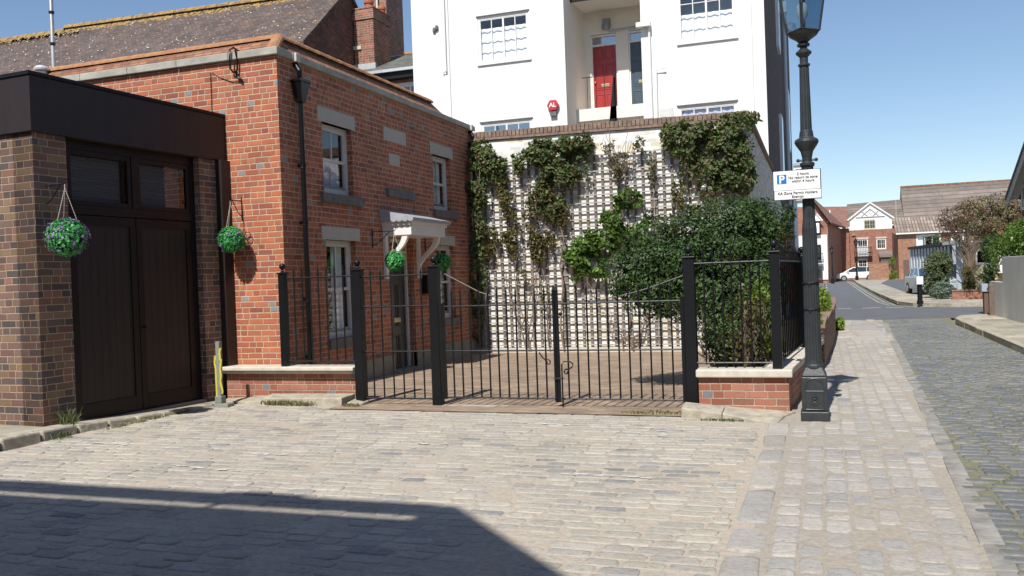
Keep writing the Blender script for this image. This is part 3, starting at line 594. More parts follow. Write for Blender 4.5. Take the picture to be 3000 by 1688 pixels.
# canopy over the door
cz = 2.28; CX = -6.28; y0, y1 = 12.95, 14.42
cn = MB(); cn.box(FX-.02, CX, y0+.05, y1-.05, 2.29, 2.40); 
for i, (o, z0_, z1_) in enumerate(((.0, 2.40, 2.45), (.03, 2.45, 2.50), (.055, 2.50, 2.555))): cn.box(FX-.02, CX+o, y0+.05-o, y1-.05+o, z0_, z1_)
canopy = cn.build('canopy', M['paintwhite'], bh, bevel=.004)
w = MB(); w.add([(FX, y0-.03, 2.72), (FX, y1+.03, 2.72), (CX+.08, y1+.03, 2.565), (CX+.08, y0-.03, 2.565), (FX, y0-.03, 2.555), (FX, y1+.03, 2.555), (CX+.08, y1+.03, 2.556), (CX+.08, y0-.03, 2.556)], [(0, 1, 2, 3), (7, 6, 5, 4), (0, 3, 7, 4), (3, 2, 6, 7), (2, 1, 5, 6), (1, 0, 4, 5)])
def scallop(mb, P, L, n, zt_, h):
    for i in range(n):
        a, b = L*i/n, L*(i+1)/n; vs = [P(a, zt_), P(b, zt_)]+[P((a+b)/2+(b-a)/2*math.cos(t_*math.pi/6), zt_-h*.45-h*.55*math.sin(t_*math.pi/6)) for t_ in range(7)]
        mb.add(vs, [tuple(range(len(vs)))])
scallop(w, lambda u, z: (FX+.0+u, y0-.032, z), CX+.08-FX, 6, 2.565, .06); scallop(w, lambda u, z: (CX+.082, y0-.03+u, z), y1-y0+.06, 17, 2.565, .06)
w.build('lead_roof', M['lead'], canopy)
def bracket_poly(top=2.29, bot=1.72, w=.42):
    P = [(0, top), (w, top), (w, top-.05)]
    for i in range(9): t_ = i/8; P.append((w*.95-w*.48*math.sin(t_*math.pi/2), top-.05-.30*t_))
    for i in range(1, 8): t_ = i/8; P.append((w*.47-.06*math.sin(t_*math.pi)+w*.08*t_*-3, top-.35-(top-.35-bot-.03)*t_))
    P += [(.06, bot), (0, bot)]; return P
def bracket(y):   # curved strap, open behind
    w = MB(); n = 12; pts = []
    for i in range(n+1):
        t_ = i/n; xx = .40*(1-t_)**1.25+.045+.05*math.sin(t_*math.pi*2); pts.append((xx, 2.29-.62*t_))
    o = [(p[0]-.10 if i < n else p[0]-.05, p[1]) for i, p in enumerate(pts)]
    for i in range(n):
        a, b = pts[i], pts[i+1]; c, d = o[i+1], o[i]
        w.hexa([(FX+q[0], y-.035, q[1]) for q in (a, b, c, d)], [(FX+q[0], y+.035, q[1]) for q in (a, b, c, d)])
    w.box(FX, FX+.045, y-.05, y+.05, 1.58, 2.29); return w.build('bracket', M['paintwhite'], canopy)
bracket(13.05); bracket(14.3)
# rainwater pipes
def downpipe(y, x=FX+.075, ztop=4.1, zb=.0, name='downpipe'):
    w = MB(); w.tube([(x, y, ztop), (x, y, zb)], .034, 12)
    for z in (3.15, 2.36, 1.3, .5): w.tube([(x, y, z), (x, y, z+.06)], .043, 12); w.box(FX, x, y-.02, y+.02, z+.01, z+.05)
    p = w.build(name, M['pipe'], bh, smooth=False, bevel=.002)
    h = MB(); h.hexa([(x-.05, y-.05, ztop-.05), (x+.05, y-.05, ztop-.05), (x+.05, y+.05, ztop-.05), (x-.05, y+.05, ztop-.05)], [(x-.072, y-.12, ztop+.22), (x+.09, y-.12, ztop+.22), (x+.09, y+.12, ztop+.22), (x-.072, y+.12, ztop+.22)])
    h.box(x-.073, x+.1, y-.13, y+.13, ztop+.221, ztop+.25); h.tube([(x, y, ztop+.25), (x+.02, y-.03, ztop+.38), (x-.06, y-.02, ztop+.5)], .04, 10); h.build('hopper', M['pipe'], p, bevel=.004)
    c = MB(); c.box(FX-.26, FX+.09, y-.09, y+.02, ztop+.5, ztop+.62); c.build('outlet_block', M['palestone'], p, bevel=.01)
downpipe(10.58); downpipe(17.0)
# letter box and bell beside the door, cable loop and wire on the sunlit wall
w = MB(); pf.box(w, 14.42, 14.72, 0, .12, 1.3, 1.62); pf.box(w, 14.40, 14.74, 0, .14, 1.62, 1.65); w.build('letter_box', M['blackmatt'], bh, bevel=.008)
w = MB(); X0 = -7.42
w.tube([(X0-.02, SY+.1, 4.75), (X0-.04, SY-.02, 4.79), (X0-.05, SY-.09, 4.75), (X0-.06, SY-.09, 4.6), (X0-.07, SY-.07, 4.5), (X0-.04, SY-.05, 4.45), (X0+.02, SY-.04, 4.47), (X0+.03, SY-.04, 4.6), (X0+.03, SY-.08, 4.74)], .013, 8)
w.tube([(X0, SY-.04, 4.46), (X0+.02, SY-.04, 4.38), (X0+.08, SY-.03, 4.33)], .02, 8); w.build('cable_loop', M['pipe'], bh, smooth=True)
w = MB(); w.tube([(-7.86, SY-.012, 3.86), (-7.86, SY-.012, 4.5), (-7.80, SY-.01, 4.48), (-7.68, SY-.01, 4.40), (-7.5, SY-.01, 4.33), (-7.34, SY-.02, 4.33)], .005, 6); w.build('wall_wire', M['pipe'], bh)
# ---- vent cowl and mast (things)
w = MB(); w.lathe([(.06, 4.62), (.06, 5.04), (.085, 5.06), (.085, 5.12)], -11.75, 10.95, 16); w.lathe([(.12, 5.13), (.125, 5.16), (.09, 5.2), (.03, 5.22)], -11.75, 10.95, 16)
tag(w.build('roof_vent', M['alum'], org=(-11.75, 10.95, 4.66)), 'small round capped metal vent standing behind the long stone parapet', 'vent')
mast = thing('aerial_mast', 'thin grey metal mast rising above the parapet at the left edge', 'mast', (-12.6, 12, 5.2))
w = MB(); w.tube([(-12.6, 12, 5.2), (-12.6, 12, 10)], .034, 8); w.build('pole', M['steel'], mast, smooth=True)
for z in (5.9, 6.45, 7.0, 7.55, 8.1): w = MB(); w.tube([(-12.6, 12, z), (-12.6, 12, z+.04)], .046, 8); w.build('collar', M['blackmatt'], mast)

# ================================================================ GARAGE
ga = thing('garage', 'dark brown garage with brown brick piers, deep fascia and tall double doors', 'garage', (-7.90, 7.20, 0), R(-3.8), local=True)
D = 3.02
gs = Pl('y', 0); gf = Pl('x', 0)
w = MB(); gs.wall(w, -5, -.004, 0.05, 3.26); gf.wall(w, 0, .42, 0.04, 3.26, thick=.3); gf.wall(w, D-.55, D-.24, 0, 3.26, thick=.3); w.box(-.3, -.02, .42, .425, 0, 3.26); w.build('brick_pier', M['brownbrick'], ga)
w = MB(); w.box(-5, .04, -.04, D, 3.262, 3.86); fs_ = w.build('fascia', M['fascia'], ga, bevel=.006)
w = MB(); w.box(-5.02, .055, -.055, D+.0, 3.862, 3.90); w.build('roof_edge', M['blackmatt'], fs_)
w = MB(); w.box(-.3, .10, D-.24, D-.02, 0.0, 3.261); w.build('side_board', M['fascia'], ga, bevel=.004)
w = MB(); w.box(-.16, -.09, .42, .50, 0, 3.26); w.box(-.16, -.09, D-.63, D-.551, 0, 3.26); w.box(-.16, -.09, .50, D-.63, 2.42, 2.52); w.box(-.16, -.09, .50, D-.63, 3.16, 3.26); w.box(-.16, -.09, 1.42, 1.50, 2.52, 3.16); w.build('door_frame', M['browngloss'], ga, bevel=.004)
for a, b in ((.505, 1.455), (1.465, D-.635)):
    w = MB(); w.box(-.15, -.11, a, b, .07, 2.41); dd = w.build('door', M['boards'], ga)
    q = MB(); q.box(-.11, -.095, a, a+.09, .07, 2.41); q.box(-.11, -.095, b-.09, b, .07, 2.41); q.box(-.11, -.0955, a+.09, b-.09, 2.3, 2.41); q.box(-.11, -.0955, a+.09, b-.09, .07, .25); q.build('rail', M['browngloss'], dd, bevel=.003)
w = MB(); w.ball(-.075, 1.53, 1.08, .02, 8); w.build('door_knob', M['blackmatt'], ga, smooth=True)
for i, (a, b) in enumerate(((.50, 1.42), (1.50, D-.63))):
    f = MB(); f.box(-.15, -.10, a, a+.06, 2.52, 3.16); f.box(-.15, -.10, b-.06, b, 2.52, 3.16); f.box(-.15, -.10, a+.06, b-.06, 2.52, 2.58); f.box(-.15, -.10, a+.06, b-.06, 3.10, 3.16); wo_ = f.build('window', M['browngloss'], ga, bevel=.004)
    g = MB(); g.quad((-.12, a+.06, 2.58), (-.12, b-.06, 2.58), (-.12, b-.06, 3.1), (-.12, a+.06, 3.1)); g.build('pane', M['darkglass'], wo_)
    g = MB()
    for k in range(24): z = 2.585+k*.0215; g.box(-.2, -.19, a+.06, b-.1, z, z+.016)
    g.build('blind', M['blind'], wo_)
    g = MB(); g.box(-.5, -.26, a+.0, b-.0, 2.5, 3.2); g.build('room_behind', M['dark'], wo_)
w = MB(); w.box(-5, -.3, .05, D, .05, 3.255); w.build('body', M['brownbrick'], ga)
w = MB(); w.box(-.4, -.02, .42, D-.55, 0, .06); w.build('threshold', M['plinth'], ga)

# ================================================================ OLD ROOFS AND CHIMNEYS BEHIND
oh = thing('old_tiled_house', 'old house with long brown tiled roof, yellow lichen on its ridge, shaded brick gable', 'house', (-14.4, 25, 0))
def zr_(x): return 11.28+(-14.4-x)*.0
w = MB(); X0, X1 = -34, -14.4; ye, yr, yb = 22.86, 25.7, 28.6
w.add([(X0, ye, 9.0), (X1, ye, 8.78), (X1, yr, 11.2), (-26.3, yr, 11.45), (-27, yr, 11.3), (X0, yr, 11.4)], [(0, 1, 2, 3, 4, 5)]); w.add([(X0, yb, 8.8), (X1, yb, 8.8), (X1, yr, 11.2), (X0, yr, 11.4)], [(3, 2, 1, 0)])
w.build('roof', M['rooftile'], oh)
w = MB(); w.add([(X1-.02, ye+.05, 0), (X1-.02, ye+.05, 8.72), (X1-.02, yr, 11.12), (X1-.02, yb, 8.7), (X1-.02, yb, 0)], [(0, 1, 2, 3, 4)]); w.quad((X0, ye+.2, 0), (X1-.02, ye+.05, 0), (X1-.02, ye+.05, 8.72), (X0, ye+.2, 8.9)); w.build('wall', M['oldbrick'], oh)
w = MB(); ridge(w, (X1, yr, 11.2), (-26.3, yr, 11.45), .17, .45); ridge(w, (-26.3, yr, 11.33), (X0, yr, 11.38), .17, .45)
for i in range(60):
    pass
w.build('ridge_tiles', M['lichenridge'], oh)
# lichen cushions scattered down from the ridge
w = MB(); rg = random.Random(9)
for i in range(2350):
    x = rg.uniform(-33, X1-.1); t_ = abs(rg.gauss(0, .055)) if i < 2000 else rg.random(); 
    if t_ > 1: continue
    p = Vector((x, yr-(yr-ye)*t_, 11.3-(11.3-8.9)*t_+.05-.1*(x-X1)/(X0-X1)*0)); zz = 11.2+(11.45-11.2)*min(1, (X1-x)/11.9); ze = 8.78+.22*(X1-x)/19.6; p.z = zz+(ze-zz)*t_+.012
    s_ = rg.uniform(.02, .075) if i < 2000 else rg.uniform(.015, .035); w.cur = rg.random()*.6 if i < 2000 else 1.
    sl_ = Vector((0, -(yr-ye), -(zz-ze))).normalized(); vs = [p+Vector((1, 0, 0))*s_*math.cos(k*1.047)*rg.uniform(.7, 1.3)+sl_*s_*math.sin(k*1.047)*rg.uniform(.5, .9) for k in range(6)]+[p+Vector((0, -.01, .02))]
    w.add(vs, [(k, (k+1) % 6, 6) for k in range(6)])
w.cur = None
t = NT('lichen'); t.pbr(t.ramp(t.attr(), [(0, (.36, .225, .07)), (.6, (.30, .20, .085)), (.9, (.45, .44, .38)), (1, (.6, .58, .52))]), .95); M['lichen'] = t.m
w.build('lichen', M['lichen'], oh)
w = MB(); w.prism([(ye-.03, 8.70), (ye-.03, 8.82), (yr, 11.26), (yb+.03, 8.82), (yb+.03, 8.70), (yr, 11.12)], 'x', X1-.015, X1+.06); w.build('verge', M['rooftile'], oh)
def chimney(name, label, x0, x1, y0, y1, z0, z1, pots, band=True, mat='chimbrick'):
    c = thing(name, label, 'chimney', (x0, y0, z0), 0)
    w = MB(); w.box(x0, x1, y0, y1, z0, z1)
    if band: w.box(x0-.04, x1+.04, y0-.04, y1+.04, z1-.35, z1-.1); w.box(x0-.02, x1+.02, y0-.02, y1+.02, z1+.001, z1+.05)
    w.build('stack', M[mat], c)
    for px, py, r, h in pots:
        p = MB(); p.lathe([(r*.95, z1-.02), (r*.9, z1+h*.6), (r*1.1, z1+h*.62), (r*1.1, z1+h*.85), (r*.95, z1+h)], px, py, 16); p.build('chimney_pot', M['terracotta'], c, smooth=False)
    return c
ch = chimney('brick_chimney', 'short red brick chimney with two orange pots and a white lead skirt', -14.38, -13.66, 26.0, 27.2, 8.4, 10.6, [(-13.93, 26.25, .15, .36), (-13.8, 26.9, .13, .3)])
w = MB(); w.box(-14.42, -13.60, 25.93, 26.0, 8.42, 8.78); w.build('lead_skirt', M['alum'], ch)
w = MB(); w.box(-14.4, -14.12, 25.95, 26.0, 9.28, 9.40); w.build('vent_brick', M['palestone'], ch)
ch = chimney('brick_chimney', 'tall brick chimney stack behind, running out of the top of the picture', -16.0, -15.28, 30.2, 31.6, 6, 14.6, [(-15.7, 30.6, .15, .4)])
w = MB(); w.tube([(-15.62, 30.1, 9), (-15.62, 30.1, 14.8)], .04, 8); w.build('flue_pipe', M['offwhite'], ch)
shh = thing('slate_roofed_house', 'small slate roofed house with white window seen between gable and white building', 'house', (-13, 25.5, 0))
w = MB(); w.add([(-15.5, 25.2, 8.28), (-8, 25.2, 8.28), (-8, 28.2, 9.55), (-15.5, 28.2, 9.55)], [(0, 1, 2, 3)]); w.add([(-15.5, 31.2, 8.28), (-8, 31.2, 8.28), (-8, 28.2, 9.55), (-15.5, 28.2, 9.55)], [(3, 2, 1, 0)]); w.build('roof', M['slate'], shh)
w = MB(); ridge(w, (-13.6, 28.2, 9.55), (-8, 28.2, 9.55), .12, .4); w.build('ridge_tiles', M['ridge'], shh)
pw = Pl('y', 25.5); w = MB(); pw.wall(w, -14.38, -8, 0, 8.22, [(-13.05, -11.3, 6.9, 7.9)], thick=.2); w.build('wall', M['chimbrick'], shh)
w = MB(); w.box(-14.4, -8, 25.12, 25.2, 8.2, 8.29); w.build('gutter', M['alum'], shh); w = MB(); w.box(-14.4, -8, 25.22, 25.5, 8.0, 8.19); w.build('eaves_board', M['blackmatt'], shh)
window(shh, pw, -13.05, -11.3, 6.9, 7.9, d=-.02, cols=2, rows=2, lights=2, fw=.09)
w = MB(); w.tube([(-14.2, 25.0, 7.9), (-14.2, 25.0, 8.6)], .05, 10, .03); w.build('soil_pipe', M['lead'], shh, smooth=True)

# ================================================================ WHITE BUILDING
wb = thing('white_building', 'large white rendered building with red and blue doors in an upper recess', 'building', (-6, 23.3, 0))
pw = Pl('y', 23.3); w = MB(); XL, XR, XC, XD = -11.0, -1.18, -6.43, -4.33; YB = 25.4
A1 = (-8.96, -7.44, 7.6, 8.92); A3 = (-8.96, -7.44, 4.75, 5.94); A2 = (-3.36, -1.88, 7.5, 8.9); A4 = (-3.42, -1.92, 4.72, 5.86)
pw.wall(w, XL, XC, 0, 13, [A1, A3], dep=.06, ends=False); pw.wall(w, XD, XR, 0, 13, [A2, A4], dep=.06, ends=False)
w.quad((XL, 23.3, 0), (XL, 44.5, 0), (XL, 44.5, 13), (XL, 23.3, 13)); w.quad((XL, 23.3, 13), (XR, 23.3, 13), (XR, 44.5, 13), (XL, 44.5, 13))
w.build('wall', M['white'], wb)
w = MB(); w.quad((XC, 23.3, 0), (XC, YB, 0), (XC, YB, 13), (XC, 23.3, 13)); w.quad((XD, 23.3, 0), (XD, YB, 0), (XD, YB, 13), (XD, 23.3, 13)); pr = Pl('y', YB)
D1 = (-6.22, -5.44, 6.27, 8.60); D2 = (-5.1, -4.36, 6.27, 8.60); pr.wall(w, XC, XD, 0, 13, [D1, D2], dep=.12, thick=.2)
w.box(XC, XD, 24.05, YB, 9.28, 9.36); w.box(XC, XD, 24.3, YB, 5.9, 6.24); w.build('recess_wall', M['cream'], wb)
door(wb, pr, -6.18, -5.48, 6.27, 8.26, -.05, 'reddoor', light=(8.3, 8.53), handle='l'); door(wb, pr, -5.06, -4.40, 6.27, 8.26, -.05, 'bluedoor', light=(8.3, 8.53), handle='r')
w = MB(); w.box(XC, XD, 24.0, 24.05, 9.2, 9.34); 
for i in range(14): w.box(XC+.05+i*.15, XC+.07+i*.15, 24.01, 24.04, 9.34, 10.3)
w.build('balcony_rail', M['blackmatt'], wb)
w = MB(); w.box(XC+.001, XD-.001, 24.06, 24.1, 9.37, 9.9); w.build('balcony_panel', M['paintwhite'], wb)
w = MB(); w.tube([(-6.25, 24.35, 7.13), (-5.28, 24.35, 7.13)], .012, 6)
for x in (-6.1, -5.85, -5.6, -5.35): w.tube([(x, 24.35, 6.1), (x, 24.35, 7.13)], .008, 6)
w.box(-5.32, -5.27, 24.3, 24.38, 5.6, 7.15); w.hexa([(-5.55, 24.3, 5.3), (-5.3, 24.3, 5.3), (-5.3, 24.34, 5.3), (-5.55, 24.34, 5.3)], [(-5.34, 24.3, 7.05), (-5.29, 24.3, 7.05), (-5.29, 24.34, 7.05), (-5.34, 24.34, 7.05)]); w.build('landing_rail', M['blackmatt'], wb)
w = MB(); w.box(-6.12+.3, -5.6, YB-.14, YB, 8.82, 9.0); w.lathe([(.09, 8.68), (.13, 8.76), (.13, 8.82)], -5.72, YB-.1, 12); w.build('bulkhead_lamp', M['steel'], wb, bevel=.01)
w = MB(); w.tube([(-5.72, YB-.06, 8.7), (-5.6, YB-.06, 8.64), (-4.35, YB-.06, 8.68)], .03, 8); w.build('waste_pipe', M['lead'], wb)
w = MB(); w.box(-4.42, -4.05, 23.1, 23.3, 8.02, 8.14); w.tube([(-4.1, 23.24, 8.05), (-4.1, 23.24, 5)], .03, 8); w.tube([(-3.7, 23.2, 6.9), (-3.95, 23.24, 6.86), (-3.97, 23.24, 5)], .022, 8); w.build('drain_pipe', M['paintwhite'], wb)
w = MB(); w.tube([(-9.95, 23.25, 13), (-9.95, 23.25, 7.5), (-10.05, 23.25, 7.48)], .028, 8); w.tube([(-9.85, 23.27, 13), (-9.85, 23.27, 4)], .016, 6); w.build('drain_pipe', M['paintwhite'], wb)
w = MB(); w.tube([(-1.5, 23.27, 13), (-1.5, 23.27, 4)], .018, 6); w.build('cable', M['paintwhite'], wb)
def wbwin(A, cur, cz=None, cols=2, rows=4, glass='glassclear', sill=True):
    return window(wb, pw, *A, d=-.02, cols=cols, rows=rows, lights=2, fw=.06, cur=cur, curz=cz, glass=glass, room='skyreflroom', cd=-.08, sill=(A[0]-.03, A[1]+.05, A[2]-.05, A[2]-.002, .05, 'paintwhite') if sill else None)
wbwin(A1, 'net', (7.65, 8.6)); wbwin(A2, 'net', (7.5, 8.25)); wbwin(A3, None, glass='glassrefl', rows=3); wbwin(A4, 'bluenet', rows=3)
w = MB()
for A in (A1, A2, A3, A4): w.box(A[0]-.03, A[1]+.03, 23.27, 23.3, A[3]+.005, A[3]+.03)
w.build('drip_mould', M['sill'], wb)
# alarm box with the letters AL
ax, az = -6.80, 6.22; w = MB(); hexp = [(ax+.17*math.cos(R(a)), az+.17*math.sin(R(a))*1.0) for a in (0, 60, 120, 180, 240, 300)]; w.prism(hexp, 'y', 23.18, 23.3); al = w.build('alarm_box', M['red'], wb, bevel=.02)
textmesh('AL', .17, M['signwhite'], al, lambda u, v: (ax+u, 23.172, az-.05+v), bold=.004)
w = MB(); w.box(ax-.09, ax+.09, 23.2, 23.3, 5.93, 6.05); w.build('bell_box', M['sill'], wb, bevel=.01)
for x, z in ((-10.2, 8.78), (-10.28, 8.72)): 
    w = MB(); w.lathe([(.01, z-.08), (.05, z-.04), (.05, z+.05), (.01, z+.09)], x, 23.27, 8); w.build('vent_hole', M['sill'], wb)
w = MB(); w.box(-3.9, -3.55, 23.25, 23.3, 5.6, 5.84); w.build('vent_grille', M['offwhite'], wb)
# dark flank
w = MB(); w.quad((XR+.001, 23.32, 0), (XR+.001, 44.5, 0), (XR+.001, 44.5, 13), (XR+.001, 23.32, 13)); w.build('flank_wall', M['sidebrick'], wb)
pfl = Pl('x', XR+.002)
for a, b, z0, z1 in ((30.2, 31.4, 8.8, 10.6), (30.2, 31.4, 4.2, 6.6), (38.5, 39.8, 6.5, 9.0)):
    w = MB(); pfl.box(w, a, b, 0, .09, z0, z1); wq = w.build('window', M['paintwhite'], wb); w = MB(); w.quad(pfl.pt(a+.1, .092, z0+.1), pfl.pt(b-.1, .092, z0+.1), pfl.pt(b-.1, .092, z1-.1), pfl.pt(a+.1, .092, z1-.1)); w.build('pane', M['carglass'], wq)
w = MB(); w.tube([(XR+.1, 35.2, 11.2), (XR+.1, 35.2, 3)], .075, 10); w.box(XR, XR+.22, 34.9, 35.4, 11.2, 11.6); w.build('drain_pipe', M['shadedwhite'], wb)

# ================================================================ RENDERED HOUSE BEYOND WITH BAY
rh = thing('rendered_house', 'shaded white rendered house flank beyond the white building, with a white bay window', 'house', (-2, 46, 0))
w = MB(); w.box(-6, -1.30, 46, 57, 0, 6.35); w.build('wall', M['shadedwhite'], rh)
w = MB(); w.box(-1.3, -.75, 52, 54.5, 5.35, 7.3); by = w.build('bay_window', M['paintwhite'], rh); pb = Pl('y', 52)
g = MB()
for i in range(2):
    for j in range(3): g.quad((-1.22+i*.2, 51.99, 5.5+j*.55), (-1.05+i*.2, 51.99, 5.5+j*.55), (-1.05+i*.2, 51.99, 6.0+j*.55), (-1.22+i*.2, 51.99, 6.0+j*.55))
g.build('pane', M['glassrefl'], by)
w = MB(); w.box(-1.35, -.68, 51.9, 54.6, 7.3, 7.42); w.build('bay_roof', M['lead'], by)

# ================================================================ TRELLIS WALL
TY = 17.0
tw = thing('garden_wall', 'tall white painted brick wall with brown brick coping behind the courtyard', 'wall', (-4, TY, 0))
t = NT('white_painted_brick'); base = M['white']; src = brickmat('painted_brick_white', [(.84, .83, .79), (.83, .81, .76), (.85, .84, .80), (.84, .83, .78), (.74, .66, .48)], (.80, .78, .73), head=.4, joint=.004, grey=0, bump=.3, dirt=.05); M['paintbrick'] = src
ZL, ZR = 4.38, 4.33; XE = -1.22
w = MB(); w.add([(-6.79, TY, 0), (XE, TY, 0), (XE, TY, 4.3), (-6.79, TY, 4.38)], [(0, 1, 2, 3)]); w.add([(XE, TY, 0), (-1.14, 23.28, 0), (-1.14, 23.28, 4.05), (XE, TY, 4.3)], [(0, 1, 2, 3)]); w.add([(-6.79, TY, 4.38), (XE, TY, 4.3), (-1.14, 23.28, 4.05), (XE-.25, 23.28, 4.05), (XE-.25, TY+.25, 4.3), (-6.79, TY+.25, 4.38)], [(0, 1, 2, 3, 4, 5)])
w.add([(-1.14, 23.3, 0), (-1.05, 30, 0), (-1.05, 30, 3.1), (-1.14, 23.3, 4.05)], [(0, 1, 2, 3)])
w.build('wall', M['paintbrick'], tw)
w = MB(); n = 66; rg = random.Random(2)
for i in range(n):
    a, b = -6.8+(XE+6.83)*i/n, -6.8+(XE+6.83)*(i+1)/n; z = 4.44-.08*i/n+rg.uniform(-.004, .004); w.box(a+.004, b-.006, TY-.035+rg.uniform(-.006, .006), TY+.24, z, z+.122)
w.build('rowlock_coping', M['rowlock'], tw, bevel=.005)
w = MB(); w.box(-6.8, XE+.04, TY-.028, TY+.2, 4.36, 4.362); 
w.hexa([(-6.8, TY-.045, 4.385), (XE+.045, TY-.045, 4.305), (XE+.045, TY+.2, 4.305), (-6.8, TY+.2, 4.385)], [(-6.8, TY-.045, 4.435), (XE+.045, TY-.045, 4.355), (XE+.045, TY+.2, 4.355), (-6.8, TY+.2, 4.435)])
w.hexa([(XE-.2, TY+.22, 4.3), (XE+.06, TY+.22, 4.3), (-1.08, 23.28, 4.05), (-1.4, 23.28, 4.05)], [(XE-.2, TY+.22, 4.42), (XE+.06, TY+.22, 4.42), (-1.08, 23.28, 4.13), (-1.4, 23.28, 4.13)])
w.build('tile_creasing', M['rowlock'], tw)
w = MB(); w.box(-6.78, -1.3, TY-.06, TY, -.02, .10); w.build('footing', M['palestone'], tw, bevel=.008)
tr = thing('trellis', 'weathered grey square lattice trellis covering most of the white garden wall', 'trellis', (-4, TY-.08, .12))
rg = random.Random(4)
pans = [(-6.68, -4.86), (-4.84, -3.02), (-3.0, -1.32)]
for pi, (a, b) in enumerate(pans):
    w = MB(); n = 12 if pi < 2 else 11; top = 3.92+(.02 if pi == 1 else 0)
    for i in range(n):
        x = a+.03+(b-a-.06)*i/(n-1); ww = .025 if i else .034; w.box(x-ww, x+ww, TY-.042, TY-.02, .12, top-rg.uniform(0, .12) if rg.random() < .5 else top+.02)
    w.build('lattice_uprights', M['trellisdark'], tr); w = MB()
    for j in range(25): z = .15+j*.1555; o = rg.uniform(-.004, .004); w.box(a, b, TY-.060, TY-.0425, z-.013+o, z+.011+o)
    w.build('lattice_rails', M['trellis'], tr)
for x in (-6.72, -4.85, -3.01, -1.29): w = MB(); w.box(x-.035, x+.035, TY-.019, TY-.001, .1, 3.6); w.build('batten', M['trellis'], tr)
# ---- climbers
def climber(name, label, cat, blobs, n, size, mat, stems=(), seed=1, gap=.35, group=None, gs=4., twigs=()):
    x = sum(b[0] for b in blobs)/len(blobs); o = thing(name, label, cat, (x, TY-.12, .0), 0, group); rg = random.Random(seed)
    w = MB(); leaves(w, blobs, n, size, seed, gap=gap, gs=gs, shell=2.6); w.build('foliage', M[mat], o)
    w = MB()
    for s_ in stems: twig(w, s_[0], s_[1], s_[2], rg, 9, .07)
    for t_ in twigs:
        for k in range(t_[2]): 
            p = Vector(t_[0]); q = p+Vector((rg.uniform(-1, 1)*t_[3], rg.uniform(-.25, .05), rg.uniform(.25, 1)*t_[4])); twig(w, p, q, .008, rg, 5, .05)
    if w.v: w.build('stems', M['twig'], o)
    return o
Y_ = TY-.22
climber('climbing_plant', 'dark leafy climber beside the drainpipe at the left end of the trellis', 'climber', [(-6.45, Y_, 4.0, .4, .2, .38), (-6.6, Y_, 3.4, .3, .18, .5), (-6.2, Y_, 3.75, .35, .18, .3), (-6.62, Y_, 2.6, .26, .14, .6), (-6.66, Y_, 1.7, .22, .12, .8), (-6.7, Y_, .8, .16, .1, .6, .7), (-5.85, Y_, 3.8, .34, .13, .25)], 6000, .075, 'ivy', [((-6.5, Y_+.1, .1), (-6.5, Y_, 3.9), .02), ((-6.62, Y_+.1, .1), (-6.7, Y_, 3.2), .016)], 11)
climber('climbing_plant', 'broad dark and green climber hanging over the coping left of the wall centre', 'climber', [(-5.0, Y_, 4.02, .5, .22, .36), (-4.45, Y_, 4.1, .38, .2, .3), (-4.8, Y_, 3.55, .42, .2, .35), (-5.35, Y_, 3.95, .25, .14, .2), (-4.2, Y_, 3.6, .14, .1, .35, .5), (-5.25, Y_, 3.2, .26, .14, .45), (-5.6, Y_, 3.95, .25, .12, .22, .6), (-4.95, Y_, 3.0, .22, .12, .35, .6)], 6600, .078, 'ivy', [((-4.9, Y_+.1, .1), (-4.8, Y_, 3.9), .022), ((-5.2, Y_+.1, .1), (-5.3, Y_, 3.3), .014)], 12)
climber('climbing_plant', 'nearly bare twiggy climber fanning out above the trellis near mid wall', 'climber', [(-3.6, Y_, 3.62, .22, .12, .28), (-3.25, Y_, 4.05, .14, .1, .2, .5), (-3.85, Y_, 4.05, .14, .1, .2, .5)], 520, .06, 'mixed', [((-3.6, Y_+.1, 1.5), (-3.6, Y_, 3.6), .012)], 13, twigs=[((-3.62, Y_, 3.4), 0, 22, .5, 1.0)])
climber('climbing_plant', 'largest dark climber spreading over the right end of the wall and its coping', 'climber', [(-2.2, Y_, 4.0, .62, .26, .42), (-1.5, Y_, 3.95, .42, .3, .5), (-1.35, Y_+.1, 3.35, .3, .3, .45), (-1.75, Y_, 3.35, .45, .24, .4), (-2.55, Y_, 4.15, .3, .2, .25), (-2.3, Y_, 3.5, .25, .12, .3, .6), (-1.25, Y_+.2, 4.3, .3, .3, .2)], 8600, .08, 'ivy', [((-1.8, Y_+.1, .1), (-1.8, Y_, 3.6), .028), ((-1.4, Y_+.1, .1), (-2.0, Y_, 3.3), .022)], 14, gap=.3)
climber('climbing_plant', 'bright green large leaved ivy climbing diagonally at the middle of the trellis', 'climber', [(-4.4, Y_, 1.98, .42, .2, .42), (-4.0, Y_, 2.2, .38, .18, .38), (-3.75, Y_, 2.65, .28, .14, .38), (-3.5, Y_, 2.95, .34, .14, .22), (-3.35, Y_, 2.3, .38, .14, .36, .7), (-4.6, Y_, 1.65, .24, .12, .24), (-4.1, Y_, 1.65, .3, .12, .2, .6)], 4200, .095, 'green', [((-3.5, Y_+.1, .1), (-3.9, Y_, 2.3), .025), ((-3.7, Y_+.1, .1), (-4.5, Y_, 1.8), .016)], 15)
